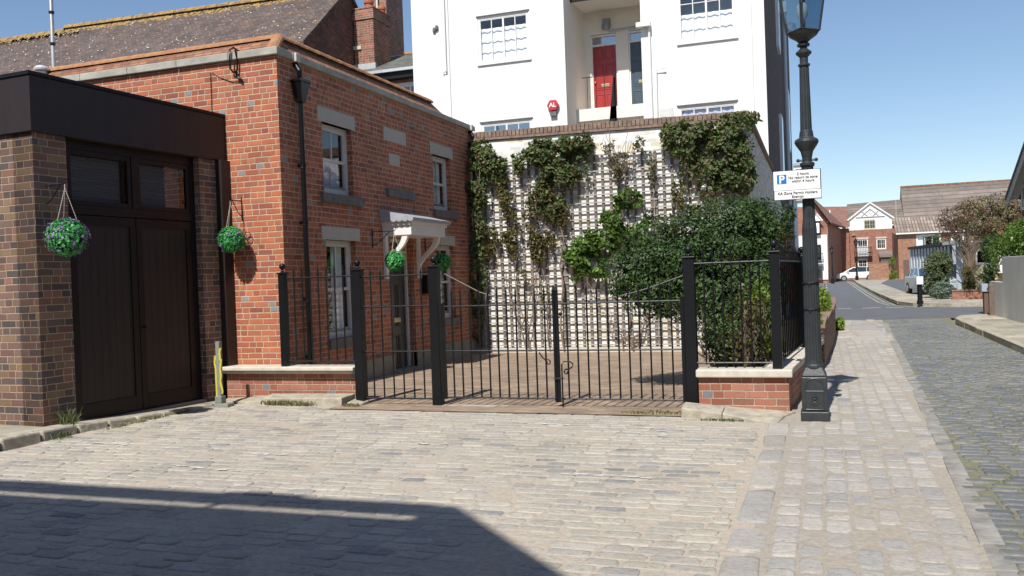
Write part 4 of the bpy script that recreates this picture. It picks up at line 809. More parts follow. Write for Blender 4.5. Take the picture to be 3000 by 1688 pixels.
climber('climbing_plant', 'straggly yellow brown climber rising in thin columns left of the green ivy', 'climber', [(-5.35, Y_, 2.1, .22, .1, .35), (-5.45, Y_, 2.9, .2, .1, .45, .7), (-5.9, Y_, 2.5, .2, .1, .6, .6), (-6.35, Y_, 2.3, .2, .1, .4, .7), (-5.05, Y_, 2.6, .14, .08, .6, .5), (-5.7, Y_, 1.6, .16, .08, .3, .5), (-5.2, Y_, 1.1, .15, .08, .2, .5), (-6.0, Y_, 3.2, .2, .1, .35, .7), (-5.15, Y_, 3.1, .2, .1, .3, .6), (-4.8, Y_, 2.75, .15, .08, .4, .4)], 3800, .07, 'mixed', [((-5.7, Y_+.1, .1), (-5.4, Y_, 2.4), .016), ((-5.7, Y_+.1, .1), (-5.9, Y_, 2.9), .014), ((-5.6, Y_+.1, .1), (-6.3, Y_, 2.4), .014), ((-5.65, Y_+.1, .1), (-5.0, Y_, 3.2), .014), ((-5.5, Y_+.1, .1), (-5.5, Y_, 3.5), .01)], 16)
climber('climbing_plant', 'sparse brown trailing shoots on the trellis below the largest climber', 'climber', [(-2.5, Y_, 3.0, .2, .08, .35), (-2.75, Y_, 2.4, .25, .08, .3), (-2.1, Y_, 2.8, .3, .1, .25), (-3.0, Y_, 3.5, .12, .06, .3)], 800, .065, 'mixed', [((-3.55, Y_+.12, .1), (-2.6, Y_, 1.6), .02), ((-3.4, Y_+.12, .1), (-2.9, Y_, 3.3), .016)], 17, twigs=[((-3.5, Y_+.1, .15), 0, 9, .6, .9)])

# ================================================================ LOW WALLS, RAILINGS, GATES
def lowwall(label, bricks, cops, org):
    o = thing('low_wall', label, 'wall', org)
    w = MB(); [w.hexa([(x, y, 0) for x, y in p], [(x, y, .375) for x, y in p]) for p in bricks]; w.build('brickwork', M['lowbrick'], o, bevel=.004)
    for p, z0, z1 in cops: w = MB(); w.hexa([(x, y, z0) for x, y in p], [(x, y, z1) for x, y in p]); w.build('coping', M['palestone'], o, bevel=.012)
lowwall('low brick wall with pale stone ledge against the sunlit house wall', [[(-7.62, 9.92), (-5.66, 9.92), (-5.66, 10.14), (-7.62, 10.14)]], [([(-7.66, 9.80), (-5.62, 9.80), (-5.62, 10.145), (-7.66, 10.145)], .415, .465), ([(-7.66, 9.83), (-5.64, 9.83), (-5.64, 10.14), (-7.66, 10.14)], .378, .412)], (-6.6, 10, 0))
def along(x0, y0, x1, y1, w0): return [(x0, y0), (x1, y1), (x1-w0, y1), (x0-w0, y0)]
lowwall('low brick corner wall with worn pale coping right of the gates', [[(-1.29, 9.60), (-.36, 9.60), (-.36, 9.82), (-1.29, 9.82)], [(-.36, 9.821), (-.05, 13.9), (-.30, 13.9), (-.60, 9.821)]],
        [([(-1.31, 9.54), (-.32, 9.54), (-.32, 9.84), (-1.31, 9.84)], .378, .46), ([(-.32, 9.842), (-.0, 13.9), (-.34, 13.9), (-.64, 9.842)], .378, .458)], (-.8, 9.7, 0))
def railpanel(label, p0, p1, zr, bars, zb, zt, inset=.05, finial=True, name='railing', posts=()):
    """bars between p0 and p1"""
    o = thing(name, label, 'railing' if 'gate' not in name else 'gate', (p0[0], p0[1], zb)); p0, p1 = Vector((*p0, 0)), Vector((*p1, 0)); L = (p1-p0).length; d = (p1-p0)/L
    for z in zr: w = MB(); w.tube([p0+Vector((0, 0, z)), p1+Vector((0, 0, z))], .011, 6); w.build('rail', M['black'], o)
    for i in range(bars):
        q = p0+d*(inset+(L-2*inset)*i/(bars-1)); w = MB(); w.tube([q+Vector((0, 0, zb)), q+Vector((0, 0, zt))], .010, 6)
        if finial:
            w.tube([q+Vector((0, 0, zt)), q+Vector((0, 0, zt+.07))], .0085, 6, .001)
            for z in zr[:1]: w.tube([q+Vector((0, 0, z+.02)), q+Vector((0, 0, z+.035))], .014, 6); w.tube([q+Vector((0, 0, zt-.02)), q+Vector((0, 0, zt-.005))], .013, 6)
        w.build('bar', M['blackmatt'], o)
    return o
def post(label, x, y, z0, z1, wd=.058):
    o = thing('gate_post', label, 'post', (x, y, z0)); w = MB(); w.box(x-wd, x+wd, y-wd, y+wd, z0, z1); w.build('shaft', M['black'], o, bevel=.005)
    w = MB(); w.box(x-wd-.012, x+wd+.012, y-wd-.012, y+wd+.012, z1+.001, z1+.022); w.build('cap', M['black'], o, bevel=.006)
    w = MB(); w.lathe([(.03, z1+.022), (.018, z1+.04), (.016, z1+.06)], x, y, 12); w.ball(x, y, z1+.098, .042, 12); w.build('ball_finial', M['black'], o, smooth=True); return o
post('slim black post on the low wall ledge beside the brick corner', -6.70, 9.95, .465, 1.68, .045)
post('black ball topped post at the left of the narrow gate', -5.50, 9.80, 0, 1.68)
post('black ball topped post between the narrow gate and the wide gates', -4.45, 9.80, 0, 1.68)
post('black ball topped post at the right of the wide gates, in front of the bush', -1.38, 9.80, 0, 1.66, .062)
post('black post on the corner of the right low wall next to the lamp post', -.47, 9.68, .46, 1.68, .05)
post('furthest small black post on the side wall, behind the lamp post', -.25, 12.4, .46, 1.66, .05)
railpanel('short railing on the low wall in front of the ground floor window', (-6.65, 9.95), (-5.56, 9.95), (1.62, .53), 8, .53, 1.72, .12)
pg = railpanel('narrow railing gate between two black posts', (-5.44, 9.8), (-4.51, 9.8), (1.6, 1.22, .66, .08), 6, .08, 1.64, .12, name='pedestrian_gate')
railpanel('railing on the front of the right low wall, before the dark bush', (-1.31, 9.7), (-.53, 9.7), (1.6, .52), 7, .50, 1.72, .1)
railpanel('side railing running back from the corner post along the footway', (-.46, 9.74), (-.26, 12.34), (1.6, .52), 15, .5, 1.72, .1)
def gate(label, x0, x1, n, scroll):
    o = thing('driveway_gate', label, 'gate', ((x0+x1)/2, 9.8, .1)); yy = 9.8
    for z in (1.2, .66, .1): w = MB(); w.tube([(x0, yy, z), (x1, yy, z)], .011, 6); w.build('rail', M['black'], o)
    for x, r in ((x0, .014), (x1, .014)):
        big = abs(x+2.92) < .1; w = MB(); w.box(x-.018, x+.018, yy-.018, yy+.018, .06 if big else .08, 1.36 if big else 1.24)
        if big: w.hexa([(x-.018, yy-.018, 1.36), (x+.018, yy-.018, 1.36), (x+.018, yy+.018, 1.36), (x-.018, yy+.018, 1.36)], [(x-.004, yy-.004, 1.42), (x+.004, yy-.004, 1.42), (x+.004, yy+.004, 1.42), (x-.004, yy+.004, 1.42)])
        w.build('stile', M['black'], o)
    for i in range(1, n+1):
        x = x0+(x1-x0)*i/(n+1); w = MB(); w.tube([(x, yy, .1), (x, yy, 1.36)], .0105, 6); w.tube([(x, yy, 1.36), (x, yy, 1.42)], .0105, 6, .001); w.build('bar', M['blackmatt'], o)
    def curl(cx_, cz_, r0, t0, turns, sx=1):
        return [(cx_+sx*(r0*(1-t_))*math.cos(t0+turns*6.283*t_), yy-.03, cz_+(r0*(1-t_))*math.sin(t0+turns*6.283*t_)) for t_ in [k/16*.85 for k in range(17)]]
    w = MB()
    if scroll == 'l':
        w.tube([(x1, yy-.02, 1.07), (x1-.08, yy-.03, 1.07)]+curl(x1-.11, 1.12, .04, -1.2, 1.1, -1), .007, 6); w.tube([(x1-.19, yy-.03, .64), (x1-.15, yy-.03, .58)]+curl(x1-.085, .52, .04, 2.4, -1.2), .008, 6); w.build('scroll_latch', M['blackmatt'], o)
    else:
        w.tube([(x0+.055, yy-.05, -.0), (x0+.055, yy-.05, .50), (x0+.08, yy-.05, .535), (x0+.15, yy-.05, .535), (x0+.19, yy-.05, .505), (x0+.175, yy-.05, .465), (x0+.11, yy-.05, .44)]+curl(x0+.105, .41, .035, 1.6, 1.0), .009, 6)
        w.tube([(x0-.05, yy-.05, .34), (x0+.08, yy-.05, .34)], .007, 6); w.build('drop_bolt', M['blackmatt'], o)
        w = MB(); w.ball(x0+.05, yy-.02, 1.08, .022, 8); w.build('latch_knob', M['blackmatt'], o)
    return o
gate('left leaf of the wide black bar gates, with small scrolls', -4.35, -2.945, 11, 'l')
gate('right leaf of the wide black bar gates, with the drop bolt', -2.915, -1.47, 11, 'r')
w = MB(); cp = [(-4.36, 1.60), (-4.15, 1.49), (-3.9, 1.36), (-3.65, 1.28), (-3.4, 1.235), (-3.15, 1.205), (-2.9, 1.19), (-2.65, 1.20), (-2.4, 1.23), (-2.15, 1.275), (-1.95, 1.32), (-1.75, 1.38), (-1.45, 1.48)]
w.tube([(x, 9.9, z) for x, z in cp], .007, 8); tag(w.build('chain', M['chain'], org=(-2.9, 9.9, 1.19)), 'pale thin chain sagging between the posts above the wide gates', 'chain')
# stones in front
def rock(label, poly, zs, org):
    w = MB(); n = len(poly); w.hexa([(x, y, -.03) for x, y in poly], [(x, y, z) for (x, y), z in zip(poly, zs)]); o = w.build('kerb_stone', M['granite'], bevel=.012, org=org, seg=3); return tag(o, label, 'kerb stone')
rock('long pale kerb stone under the left low wall, weeds along it', [(-6.85, 9.60), (-5.62, 9.50), (-5.62, 9.84), (-6.85, 9.84)], [.09, .12, .13, .12], (-6.2, 9.7, 0))
rock('dark square end stone at the foot of the left gate post', [(-5.60, 9.58), (-5.42, 9.62), (-5.42, 9.84), (-5.60, 9.84)], [.05, .03, .05, .08], (-5.5, 9.7, 0))
rock('pale sloping kerb stone under the right low wall', [(-1.42, 9.16), (-1.0, 9.08), (-1.0, 9.40), (-1.42, 9.46)], [.11, .07, .10, .13], (-1.2, 9.3, 0))
rock('low flat kerb stone tapering towards the lamp post', [(-.995, 9.08), (-.46, 8.88), (-.40, 9.30), (-.995, 9.42)], [.07, .01, .03, .10], (-.7, 9.1, 0))
def slab(name, poly, zs, mat):
    w = MB(); w.hexa([(x, y, -.03) for x, y in poly], [(x, y, z) for (x, y), z in zip(poly, zs)]); return struct(w.build(name, mat, bevel=.008))
slab('wall_apron', [(-1.42, 9.43), (-1.0, 9.40), (-.42, 9.29), (-.30, 9.62), (-1.42, 9.62)], [.09, .07, .02, .02, .09], M['granite'])
slab('ledge_apron', [(-7.60, 9.70), (-6.87, 9.60), (-6.85, 9.93), (-7.62, 9.93)], [.018, .05, .09, .035], M['granite'])

# ================================================================ LAMP POST
LX, LY = -.105, 9.22
lp = thing('street_lamp', 'large dark grey fluted cast iron lamp post carrying the parking sign', 'street lamp', (LX, LY, 0))
w = MB(); w.box(LX-.135, LX+.135, LY-.13, LY+.13, -.02, .10); w.box(LX-.122, LX+.122, LY-.117, LY+.117, .101, .44)
w.hexa([(LX-.122, LY-.117, .441), (LX+.122, LY-.117, .441), (LX+.122, LY+.117, .441), (LX-.122, LY+.117, .441)], [(LX-.085, LY-.085, .53), (LX+.085, LY-.085, .53), (LX+.085, LY+.085, .53), (LX-.085, LY+.085, .53)])
bs = w.build('base', M['lamppaint'], lp, bevel=.012)
w = MB(); arch = [(LX-.085, .12), (LX+.085, .12), (LX+.085, .34)]+[(LX+.085*math.cos(a*math.pi/10), .34+.085*math.sin(a*math.pi/10)) for a in range(1, 10)]+[(LX-.085, .34)]
w.tube([(x, LY-.12, z) for x, z in arch+[arch[0]]], .006, 6)
w.tube([(LX-.085, LY-.12, .30), (LX+.085, LY-.12, .30)], .004, 6)
for k in range(14): a0, a1 = k*6.283/14, (k+1)*6.283/14; w.tube([(LX+.03*math.cos(a0), LY-.121, .22+.03*math.sin(a0)), (LX+.03*math.cos(a1), LY-.121, .22+.03*math.sin(a1))], .006, 5)
w.tube([(LX-.05, LY-.12, .195), (LX-.02, LY-.122, .175), (LX, LY-.122, .165), (LX+.02, LY-.122, .175), (LX+.05, LY-.12, .195)], .005, 5); w.ball(LX, LY-.12, .222, .014, 8); w.build('crest_panel', M['lamppaint'], bs)
w = MB(); w.lathe([(.10, .52), (.098, .545), (.086, .56), (.082, .60)], LX, LY, 20); w.build('collar', M['lamppaint'], lp)
w = MB(); w.lathe([(.080, .60), (.075, 1.2), (.070, 1.9), (.058, 2.0), (.056, 2.52)], LX, LY, 40, flute=.07); w.build('shaft', M['lamppaint'], lp)
w = MB(); w.lathe([(.052, 2.50), (.07, 2.52), (.07, 2.545), (.045, 2.56), (.047, 2.60), (.06, 2.66), (.10, 2.72), (.115, 2.75), (.11, 2.775), (.07, 2.80), (.062, 2.86), (.055, 2.87)], LX, LY, 28); w.tube([(LX-.085, LY, 2.575), (LX+.085, LY, 2.575)], .012, 6); w.ball(LX-.085, LY, 2.575, .018, 8); w.ball(LX+.085, LY, 2.575, .018, 8); w.build('bell_collar', M['lamppaint'], lp, smooth=False, bevel=.002)
w = MB(); w.lathe([(.056, 2.86), (.045, 3.50)], LX, LY, 32, flute=.08); w.build('upper_shaft', M['lamppaint'], lp)
w = MB(); w.lathe([(.045, 3.5), (.058, 3.505), (.058, 3.52), (.04, 3.53), (.04, 3.59), (.075, 3.625), (.075, 3.64), (.035, 3.675), (.035, 3.69), (.06, 3.70), (.06, 3.72), (.04, 3.73), (.07, 3.76), (.13, 3.80), (.15, 3.83)], LX, LY, 28); w.build('head_casting', M['lamppaint'], lp, smooth=False)
def sqring(r, z, a0): return [(LX+r*math.cos(a0+k*math.pi/2), LY+r*math.sin(a0+k*math.pi/2), z) for k in range(4)]
a0 = R(-90-4); b_, t_ = sqring(.155, 3.84, a0), sqring(.245, 4.42, a0)
w = MB()
for k in range(4): w.tube([b_[k], t_[k]], .012, 6); w.tube([b_[k], b_[(k+1) % 4]], .011, 6); w.tube([t_[k], t_[(k+1) % 4]], .014, 6)
ln = w.build('lantern_frame', M['lamppaint'], lp)
w = MB()
for k in range(4): w.quad(b_[k], b_[(k+1) % 4], t_[(k+1) % 4], t_[k])
w.build('lantern_glass', M['lampglass'], ln)
w = MB(); w.hexa(sqring(.27, 4.435, a0), sqring(.10, 4.62, a0)); w.hexa(sqring(.11, 4.621, a0), sqring(.09, 4.70, a0)); w.lathe([(.03, 4.70), (.04, 4.76), (.012, 4.82), (.004, 4.88)], LX, LY, 12); w.build('lantern_roof', M['lamppaint'], ln)
w = MB(); w.lathe([(.02, 3.84), (.02, 3.95), (.05, 4.0), (.05, 4.1), (.01, 4.14)], LX, LY, 12); w.build('lamp_burner', M['paintwhite'], ln, smooth=True)
for z in (1.36, 1.10): w = MB(); w.lathe([(.082, z-.006), (.086, z), (.082, z+.006)], LX, LY, 20); w.tube([(LX-.03, LY-.085, z), (LX-.015, LY-.09, z-.02), (LX, LY-.085, z)], .005, 5); w.build('wire_tie', M['blackmatt'], lp)
# sign
sg = thing('parking_sign', 'white parking sign of two plates with a blue P, fixed to the lamp post', 'sign', (-.21, LY-.09, 2.2)); SYY = LY-.115
tilt = lambda x: 0.0
w = MB(); w.box(-.425, .012, SYY, SYY+.006, 2.278, 2.468); pA = w.build('plate', M['signwhite'], sg, bevel=.004)
w = MB(); w.box(-.42, .016, SYY, SYY+.006, 2.188, 2.274); pB = w.build('plate', M['signwhite'], sg, bevel=.004)
w = MB(); w.box(-.43, .02, SYY+.007, SYY+.012, 2.182, 2.473); w.build('backing', M['signblack'], sg)
w = MB(); w.box(-.16, -.05, SYY+.012, LY-.05, 2.24, 2.27); w.box(-.16, -.05, SYY+.012, LY-.05, 2.40, 2.43); w.build('clamp', M['steel'], sg)
w = MB(); w.box(-.392, -.302, SYY-.002, SYY-.0005, 2.345, 2.435); pb_ = w.build('blue_panel', M['signblue'], pA)
textmesh('P', .105, M['signwhite'], pb_, lambda u, v: (-.347+u, SYY-.004, 2.353+v), bold=.003)
K = M['signblack']
for s_, z in (('2 hours', 2.423), ('No return to zone', 2.388), ('within 4 hours', 2.353)): textmesh(s_, .036, K, pA, lambda u, v, z=z: (-.148+u, SYY-.003, z+v), bold=.0006)
for s_, z in (('KA Zone Permit Holders', 2.238), ('Exempt', 2.202)): textmesh(s_, .036, K, pB, lambda u, v, z=z: (-.202+u, SYY-.003, z+v), bold=.0006)

# ================================================================ HANGING TOPIARY BALLS
def basket(label, x, y, z, r, drop, purple, hook, seed, br):
    o = thing('hanging_plant_ball', label, 'hanging plant', (x, y, z-r), 0, None)
    w = MB(); leaves(w, [(x, y, z, r, r, r)], int(2600*(r/.2)**2), .034, seed, shell=9, out=1.6, up=.1); w.build('foliage', M['topiary'], o)
    w = MB(); w.ball(x, y, z, r*.86, 12); w.build('core', M['fencewood'] if 0 else M['dark'], o, smooth=True)
    if purple:
        w = MB(); leaves(w, [(x, y, z, r*1.12, r*1.12, r*1.05)], purple, .034, seed+5, shell=30, out=1.5); w.build('flowers', M['purple'], o)
    t_ = Vector((x, y, z+r+drop)); w = MB()
    for k in range(3):
        a = k*2.094+.5; e = Vector((x+r*.55*math.cos(a), y+r*.55*math.sin(a), z+r*.82)); n = 14
        for i in range(n):
            p, q = t_.lerp(e, i/n), t_.lerp(e, (i+.8)/n); w.tube([p, q], .004, 5)
    w.tube([t_, t_+Vector((0, 0, .05))], .005, 6); w.build('hanging_chain', M['rope'], o)
    b = thing('wall_bracket', br[2], 'bracket', br[0]); w = MB(); bx = Vector(br[0]); e = Vector((x, y, z+r+drop+.06)); e.z = bx.z
    d = (e-bx); w.tube([bx, e], .008, 6); w.tube([bx+Vector((0, 0, -.22)), bx+d*.35+Vector((0, 0, -.16)), bx+d*.8+Vector((0, 0, -.01))], .006, 6)
    w.tube([e, e+d.normalized()*.03+Vector((0, 0, .02)), e+d.normalized()*.03+Vector((0, 0, .05)), e+Vector((0, 0, .05))], .006, 6); w.tube([bx+Vector((0, 0, -.26)), bx+Vector((0, 0, .05))], .009, 6); w.build('arm', M['blackmatt'], b)
    return o
basket('green leafy ball with purple flowers hanging left of the dark garage doors', -7.58, 7.30, 2.12, .205, .32, 300, 0, 31, ((-7.95, 7.36, 2.69), 0, 'black iron bracket on the garage pier left of the doors'))
basket('green ball hanging at the far edge of the garage, in front of the sunlit brick', -7.44, 9.90, 2.17, .18, .30, 90, 0, 32, ((-7.44, 10.15, 2.70), 0, 'black iron bracket on the sunlit brick beside the garage'))
basket('bright green ball hanging in sun beside the white door canopy', -6.40, 12.62, 1.86, .165, .27, 0, 0, 33, ((-6.79, 12.62, 2.34), 0, 'black iron bracket on the brick left of the door canopy'))
basket('shaded dark green ball hanging right of the door canopy', -6.47, 14.62, 1.86, .165, .27, 0, 0, 34, ((-6.79, 14.62, 2.34), 0, 'black iron bracket on the brick right of the door canopy'))
w = MB(); pts = [(-7.33+.05*math.cos(a), 10.10, 2.22+.05*math.sin(a)) for a in [k*.5-1.5 for k in range(9)]]; w.tube([(-7.42, 10.14, 2.21)]+pts, .006, 6)
tag(w.build('wall_hook', M['blackmatt'], org=(-7.42, 10.14, 2.21)), 'small curled black iron hook on the sunlit brick behind the hanging ball', 'hook')
# ---- taped parking post
tp = thing('parking_post', 'grey steel post wound with torn yellow tape at the garage corner', 'post', (-7.33, 9.40, 0)); x, y = -7.33, 9.40
w = MB(); w.box(x-.028, x+.028, y-.028, y+.028, .03, .84); w.build('shaft', M['greenpost'], tp, bevel=.004)
w = MB(); w.box(x-.06, x+.16, y-.07, y+.07, 0, .05); w.box(x-.05, x+.05, y-.05, y+.05, .05, .14); w.build('foot', M['greenpost'], tp, bevel=.008)
w = MB()
for pts in ([(-.034, .66), (-.045, .56), (-.032, .5), (-.03, .3), (-.028, .14)], [(.03, .72), (.055, .76), (.035, .70), (.04, .6), (.055, .62), (.035, .48), (.045, .4), (.032, .33), (.06, .2), (.05, .17)]):
    for (a, b) in zip(pts, pts[1:]): w.hexa([(x+a[0]-.012, y-.034, a[1]), (x+a[0]+.006, y-.03, a[1]), (x+a[0]+.012, y-.027, a[1]), (x+a[0]-.012, y-.031, a[1])], [(x+b[0]-.012, y-.034, b[1]), (x+b[0]+.012, y-.03, b[1]), (x+b[0]+.012, y-.027, b[1]), (x+b[0]-.012, y-.031, b[1])])
w.build('tape', M['yellow'], tp)

# ================================================================ BUSH AND PLANTS IN THE BED
bu = thing('evergreen_bush', 'big dark green evergreen bush spreading over the railings at the right', 'bush', (-1.2, 11.6, 0)); bl = [(-1.15, 11.6, 1.92, .78, .72, .56), (-1.8, 11.5, 1.74, .7, .62, .55), (-2.3, 11.4, 1.5, .45, .5, .4), (-.75, 11.8, 2.0, .46, .6, .46), (-1.35, 11.4, 1.3, .9, .6, .5), (-2.05, 11.3, 1.22, .5, .42, .32), (-.78, 11.4, 1.35, .42, .6, .6), (-1.05, 11.2, .95, .5, .45, .5), (-.8, 10.8, .8, .36, .4, .5), (-.9, 11.7, 2.2, .36, .4, .25), (-1.15, 10.7, .65, .3, .3, .35, .7)]
w = MB(); leaves(w, bl, 42000, .042, 21, gap=.08, gs=3.2, shell=4., up=.45, out=1.15); w.build('foliage', M['bush'], bu)
w = MB(); rg = random.Random(6)
sh_ = []
for k in range(46):
    b = rg.choice(bl[:6]); d = Vector((rg.gauss(0, 1), -abs(rg.gauss(0, .7)), abs(rg.gauss(0, .8)))).normalized(); sh_.append((b[0]+d.x*b[3]*1.02, b[1]+d.y*b[4]*1.02, b[2]+d.z*b[5]*1.02, .07, .06, rg.uniform(.06, .15)))
leaves(w, sh_, 2600, .045, 24, up=.4)
w.build('stray_shoots', M['bush'], bu)
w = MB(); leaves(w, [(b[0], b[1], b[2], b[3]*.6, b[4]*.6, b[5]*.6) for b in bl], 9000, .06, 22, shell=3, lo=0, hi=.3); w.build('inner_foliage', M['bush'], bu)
w = MB(); rg = random.Random(8)
for k in range(30):
    p = Vector((-1.05+rg.uniform(-.35, .35), 11.3+rg.uniform(-.4, .4), .25)); q = p+Vector((rg.uniform(-.9, .55), rg.uniform(-.3, .3), rg.uniform(.5, 1.5))); twig(w, p, q, rg.uniform(.006, .02), rg, 6, .06)
w.build('branches', M['bark'], bu)
def shrub(name, label, x, y, z, blobs, n, size, mat, seed=1, gap=.25, stems=8, trunk=.012, cat='shrub', group=None, gs=4., sh=2.6, hi=1., lo=0.):
    o = thing(name, label, cat, (x, y, z), 0, group); w = MB(); leaves(w, [(x+b[0], y+b[1], z+b[2])+tuple(b[3:]) for b in blobs], n, size, seed, gap=gap, gs=gs, shell=sh, hi=hi, lo=lo); w.build('foliage', M[mat], o)
    w = MB(); rg = random.Random(seed)
    for k in range(stems):
        b = rg.choice(blobs); twig(w, (x+rg.uniform(-.06, .06), y, z-.02), (x+b[0]+rg.uniform(-.5, .5)*b[3], y+b[1], z+b[2]+b[5]*rg.uniform(-.5, .5)), trunk, rg, 5, .04)
    w.build('stems', M['bark'], o); return o
shrub('leafy_shrub', 'yellow and orange leaved shrub behind the corner post railings', -.62, 10.5, .3, [(0, 0, .75, .16, .2, .45), (.05, .1, .3, .15, .2, .25)], 900, .05, 'lime', 41, stems=5)
shrub('leafy_shrub', 'dull brown twiggy shrub just inside the right hand railings', -.85, 10.25, .3, [(0, 0, .45, .3, .25, .35), (.1, 0, .8, .2, .2, .3)], 700, .05, 'mixed', 42, stems=60, trunk=.006)
shrub('leafy_plant', 'green broad leaved plant at the wall foot behind the right gate post', -1.75, 16.3, 0, [(0, 0, .35, .3, .25, .35), (.45, 0, .5, .25, .2, .4)], 800, .09, 'green', 43)
shrub('low_plant', 'low dark plant trailing over the soil behind the right railings', -1.0, 9.98, .3, [(0, 0, .06, .3, .08, .09), (.3, 0, .05, .15, .06, .07)], 500, .035, 'bush', 44, stems=3)
shrub('leafy_shrub', 'yellow flecked green shrub trailing behind the lamp post over the side wall', -.12, 13.6, .3, [(0, 0, .5, .12, .4, .3), (0, .6, .4, .12, .3, .25)], 500, .05, 'lime', 45, stems=4)
shrub('red_shrub', 'crimson leaved shrub beyond the evergreen bush near the grey wall', -.95, 24.5, .0, [(0, 0, 2.5, .28, .3, .35), (-.1, 0, 1.8, .3, .3, .6), (.1, 0, 1.1, .25, .3, .5)], 1500, .07, 'redleaf', 46, gap=.1)
pwl = thing('planter_wall', 'low curving brown brick planter wall beside the footway beyond the lamp post', 'wall', (.05, 18, 0))
w = MB(); pts = [(.0, 13.95), (.05, 15.3), (.16, 18), (.25, 21), (.30, 24.8)]
for (a, b) in zip(pts, pts[1:]): w.hexa([(a[0]-.22, a[1], 0), (a[0], a[1], 0), (b[0], b[1]-.001, 0), (b[0]-.22, b[1]-.001, 0)], [(a[0]-.22, a[1], .60), (a[0], a[1], .60), (b[0], b[1]-.001, .66), (b[0]-.22, b[1]-.001, .66)])
w.build('brickwork', M['brownbrick'], pwl)
w = MB(); 
for (a, b) in zip(pts, pts[1:]): w.hexa([(a[0]-.24, a[1], .602), (a[0]+.02, a[1], .602), (b[0]+.02, b[1]-.002, .662), (b[0]-.24, b[1]-.002, .662)], [(a[0]-.24, a[1], .67), (a[0]+.02, a[1], .67), (b[0]+.02, b[1]-.002, .73), (b[0]-.24, b[1]-.002, .73)])
w.build('coping', M['rowlock'], pwl)
shrub('leafy_plant', 'bright green plant growing over the planter wall behind the lamp post', .0, 17.5, .45, [(0, 0, .35, .15, .6, .3), (0, 1.5, .4, .15, .6, .35), (.02, 3.0, .3, .15, .6, .3)], 1500, .07, 'lime', 47)
shrub('grass_tuft', 'tuft of grass at the foot of the planter wall on the footway', .36, 22.5, 0, [(0, 0, .14, .12, .5, .16), (.05, 1.2, .12, .1, .5, .14)], 600, .08, 'lime', 48, stems=2)
# weeds
def weed(label, x, y, z, r, h, n, mat, seed, l=.12):
    w = MB(); rg = random.Random(seed)
    for k in range(n):
        a = rg.random()*6.28; q = rg.random()**.5; p = Vector((x+r[0]*q*math.cos(a), y+r[1]*q*math.sin(a), z)); t_ = p+Vector((rg.gauss(0, .35)*h, rg.gauss(0, .35)*h, h*rg.uniform(.4, 1))); s_ = Vector((rg.gauss(0, 1), rg.gauss(0, 1), 0)).normalized()*.004; w.cur = rg.random()
        m_ = p.lerp(t_, .6)+Vector((0, 0, h*.1)); w.add([p-s_, p+s_, m_+s_*1.2, t_, m_-s_*1.2], [(0, 1, 2, 3, 4)])
    w.cur = None; return tag(w.build('weed_tuft', M[mat], org=(x, y, z)), label, 'weeds')
weed('straggly green weed at the foot of the garage brick pier', -7.80, 7.42, .08, (.12, .08), .22, 60, 'fargreen', 51)
weed('small weed growing on the kerb edge near the garage pier', -7.55, 7.1, .02, (.06, .12), .06, 90, 'fargreen', 52)
weed('dry weeds in the gutter along the left kerb stone', -6.35, 9.56, .0, (.42, .05), .09, 700, 'dry', 53)
weed('dry green weeds at the base of the left gate post', -5.5, 9.52, 0, (.12, .06), .06, 200, 'dry', 54)
weed('green weeds along the sloping kerb stone near the lamp post', -.95, 9.02, 0, (.3, .04), .035, 240, 'fargreen', 55)
weed('dry grass line at the foot of the garage kerb', -7.5, 8.3, .0, (.05, .7), .04, 450, 'dry', 56)
weed('moss and weeds in the joint beside the gate threshold', -1.75, 9.35, .016, (.35, .1), .035, 260, 'dry', 57)

# ================================================================ RIGHT SIDE
rw = thing('rendered_wall', 'smooth grey white rendered garden wall at the right edge of the street', 'wall', (4.2, 20, .1))
w = MB(); w.box(4.18, 4.42, -3, 24.45, .1, 1.62); w.box(4.18, 4.45, 24.452, 26.3, .1, 1.0); w.build('wall', M['greyrender'], rw, bevel=.01)
gp = thing('utility_box', 'pale metal utility box on a short post at the end of the rendered wall', 'utility box', (4.12, 26.5, .1))
w = MB(); w.box(4.06, 4.32, 26.35, 26.6, .1, .72); w.build('pedestal', M['fencewood'], gp); w = MB(); w.box(4.0, 4.36, 26.31, 26.64, .721, .93); w.build('cabinet', M['bluegrey'], gp, bevel=.01)
gp = thing('timber_post', 'dark weathered timber post set against the rendered wall end', 'post', (4.15, 25.9, .1)); w = MB(); w.box(4.06, 4.178, 25.6, 25.75, .1, .9); w.hexa([(4.06, 25.6, .9), (4.178, 25.6, .9), (4.178, 25.75, .9), (4.06, 25.75, .9)], [(4.10, 25.65, .96), (4.14, 25.65, .96), (4.14, 25.70, .96), (4.10, 25.70, .96)]); w.build('shaft', M['bark'], gp)
shrub('hedge_bush', 'yellow green hedge bush growing over the top of the rendered wall', 4.8, 24.4, .1, [(0, 0, 1.9, .62, 1.6, .6), (-.25, 1.2, 1.75, .5, .8, .45), (.1, -.8, 2.1, .55, 1.2, .4), (.1, -1.6, 1.6, .5, 1.2, .4)], 8000, .085, 'green', 61, cat='bush')
shrub('dark_bush', 'dark twiggy bush at the low end of the rendered wall', 4.35, 27.6, .1, [(.1, 0, 1.1, .2, .6, .6), (.2, .5, 1.8, .3, .6, .45), (.2, 0, .5, .2, .5, .4)], 2600, .07, 'bush', 62, stems=25, cat='bush')
hg = thing('gabled_house', 'house at the right edge, only its sloping white bargeboard and eaves in view', 'house', (6.5, 24, 0)); XG = 5.3
def vz(y): return 3.27+(28.3-y)*.452
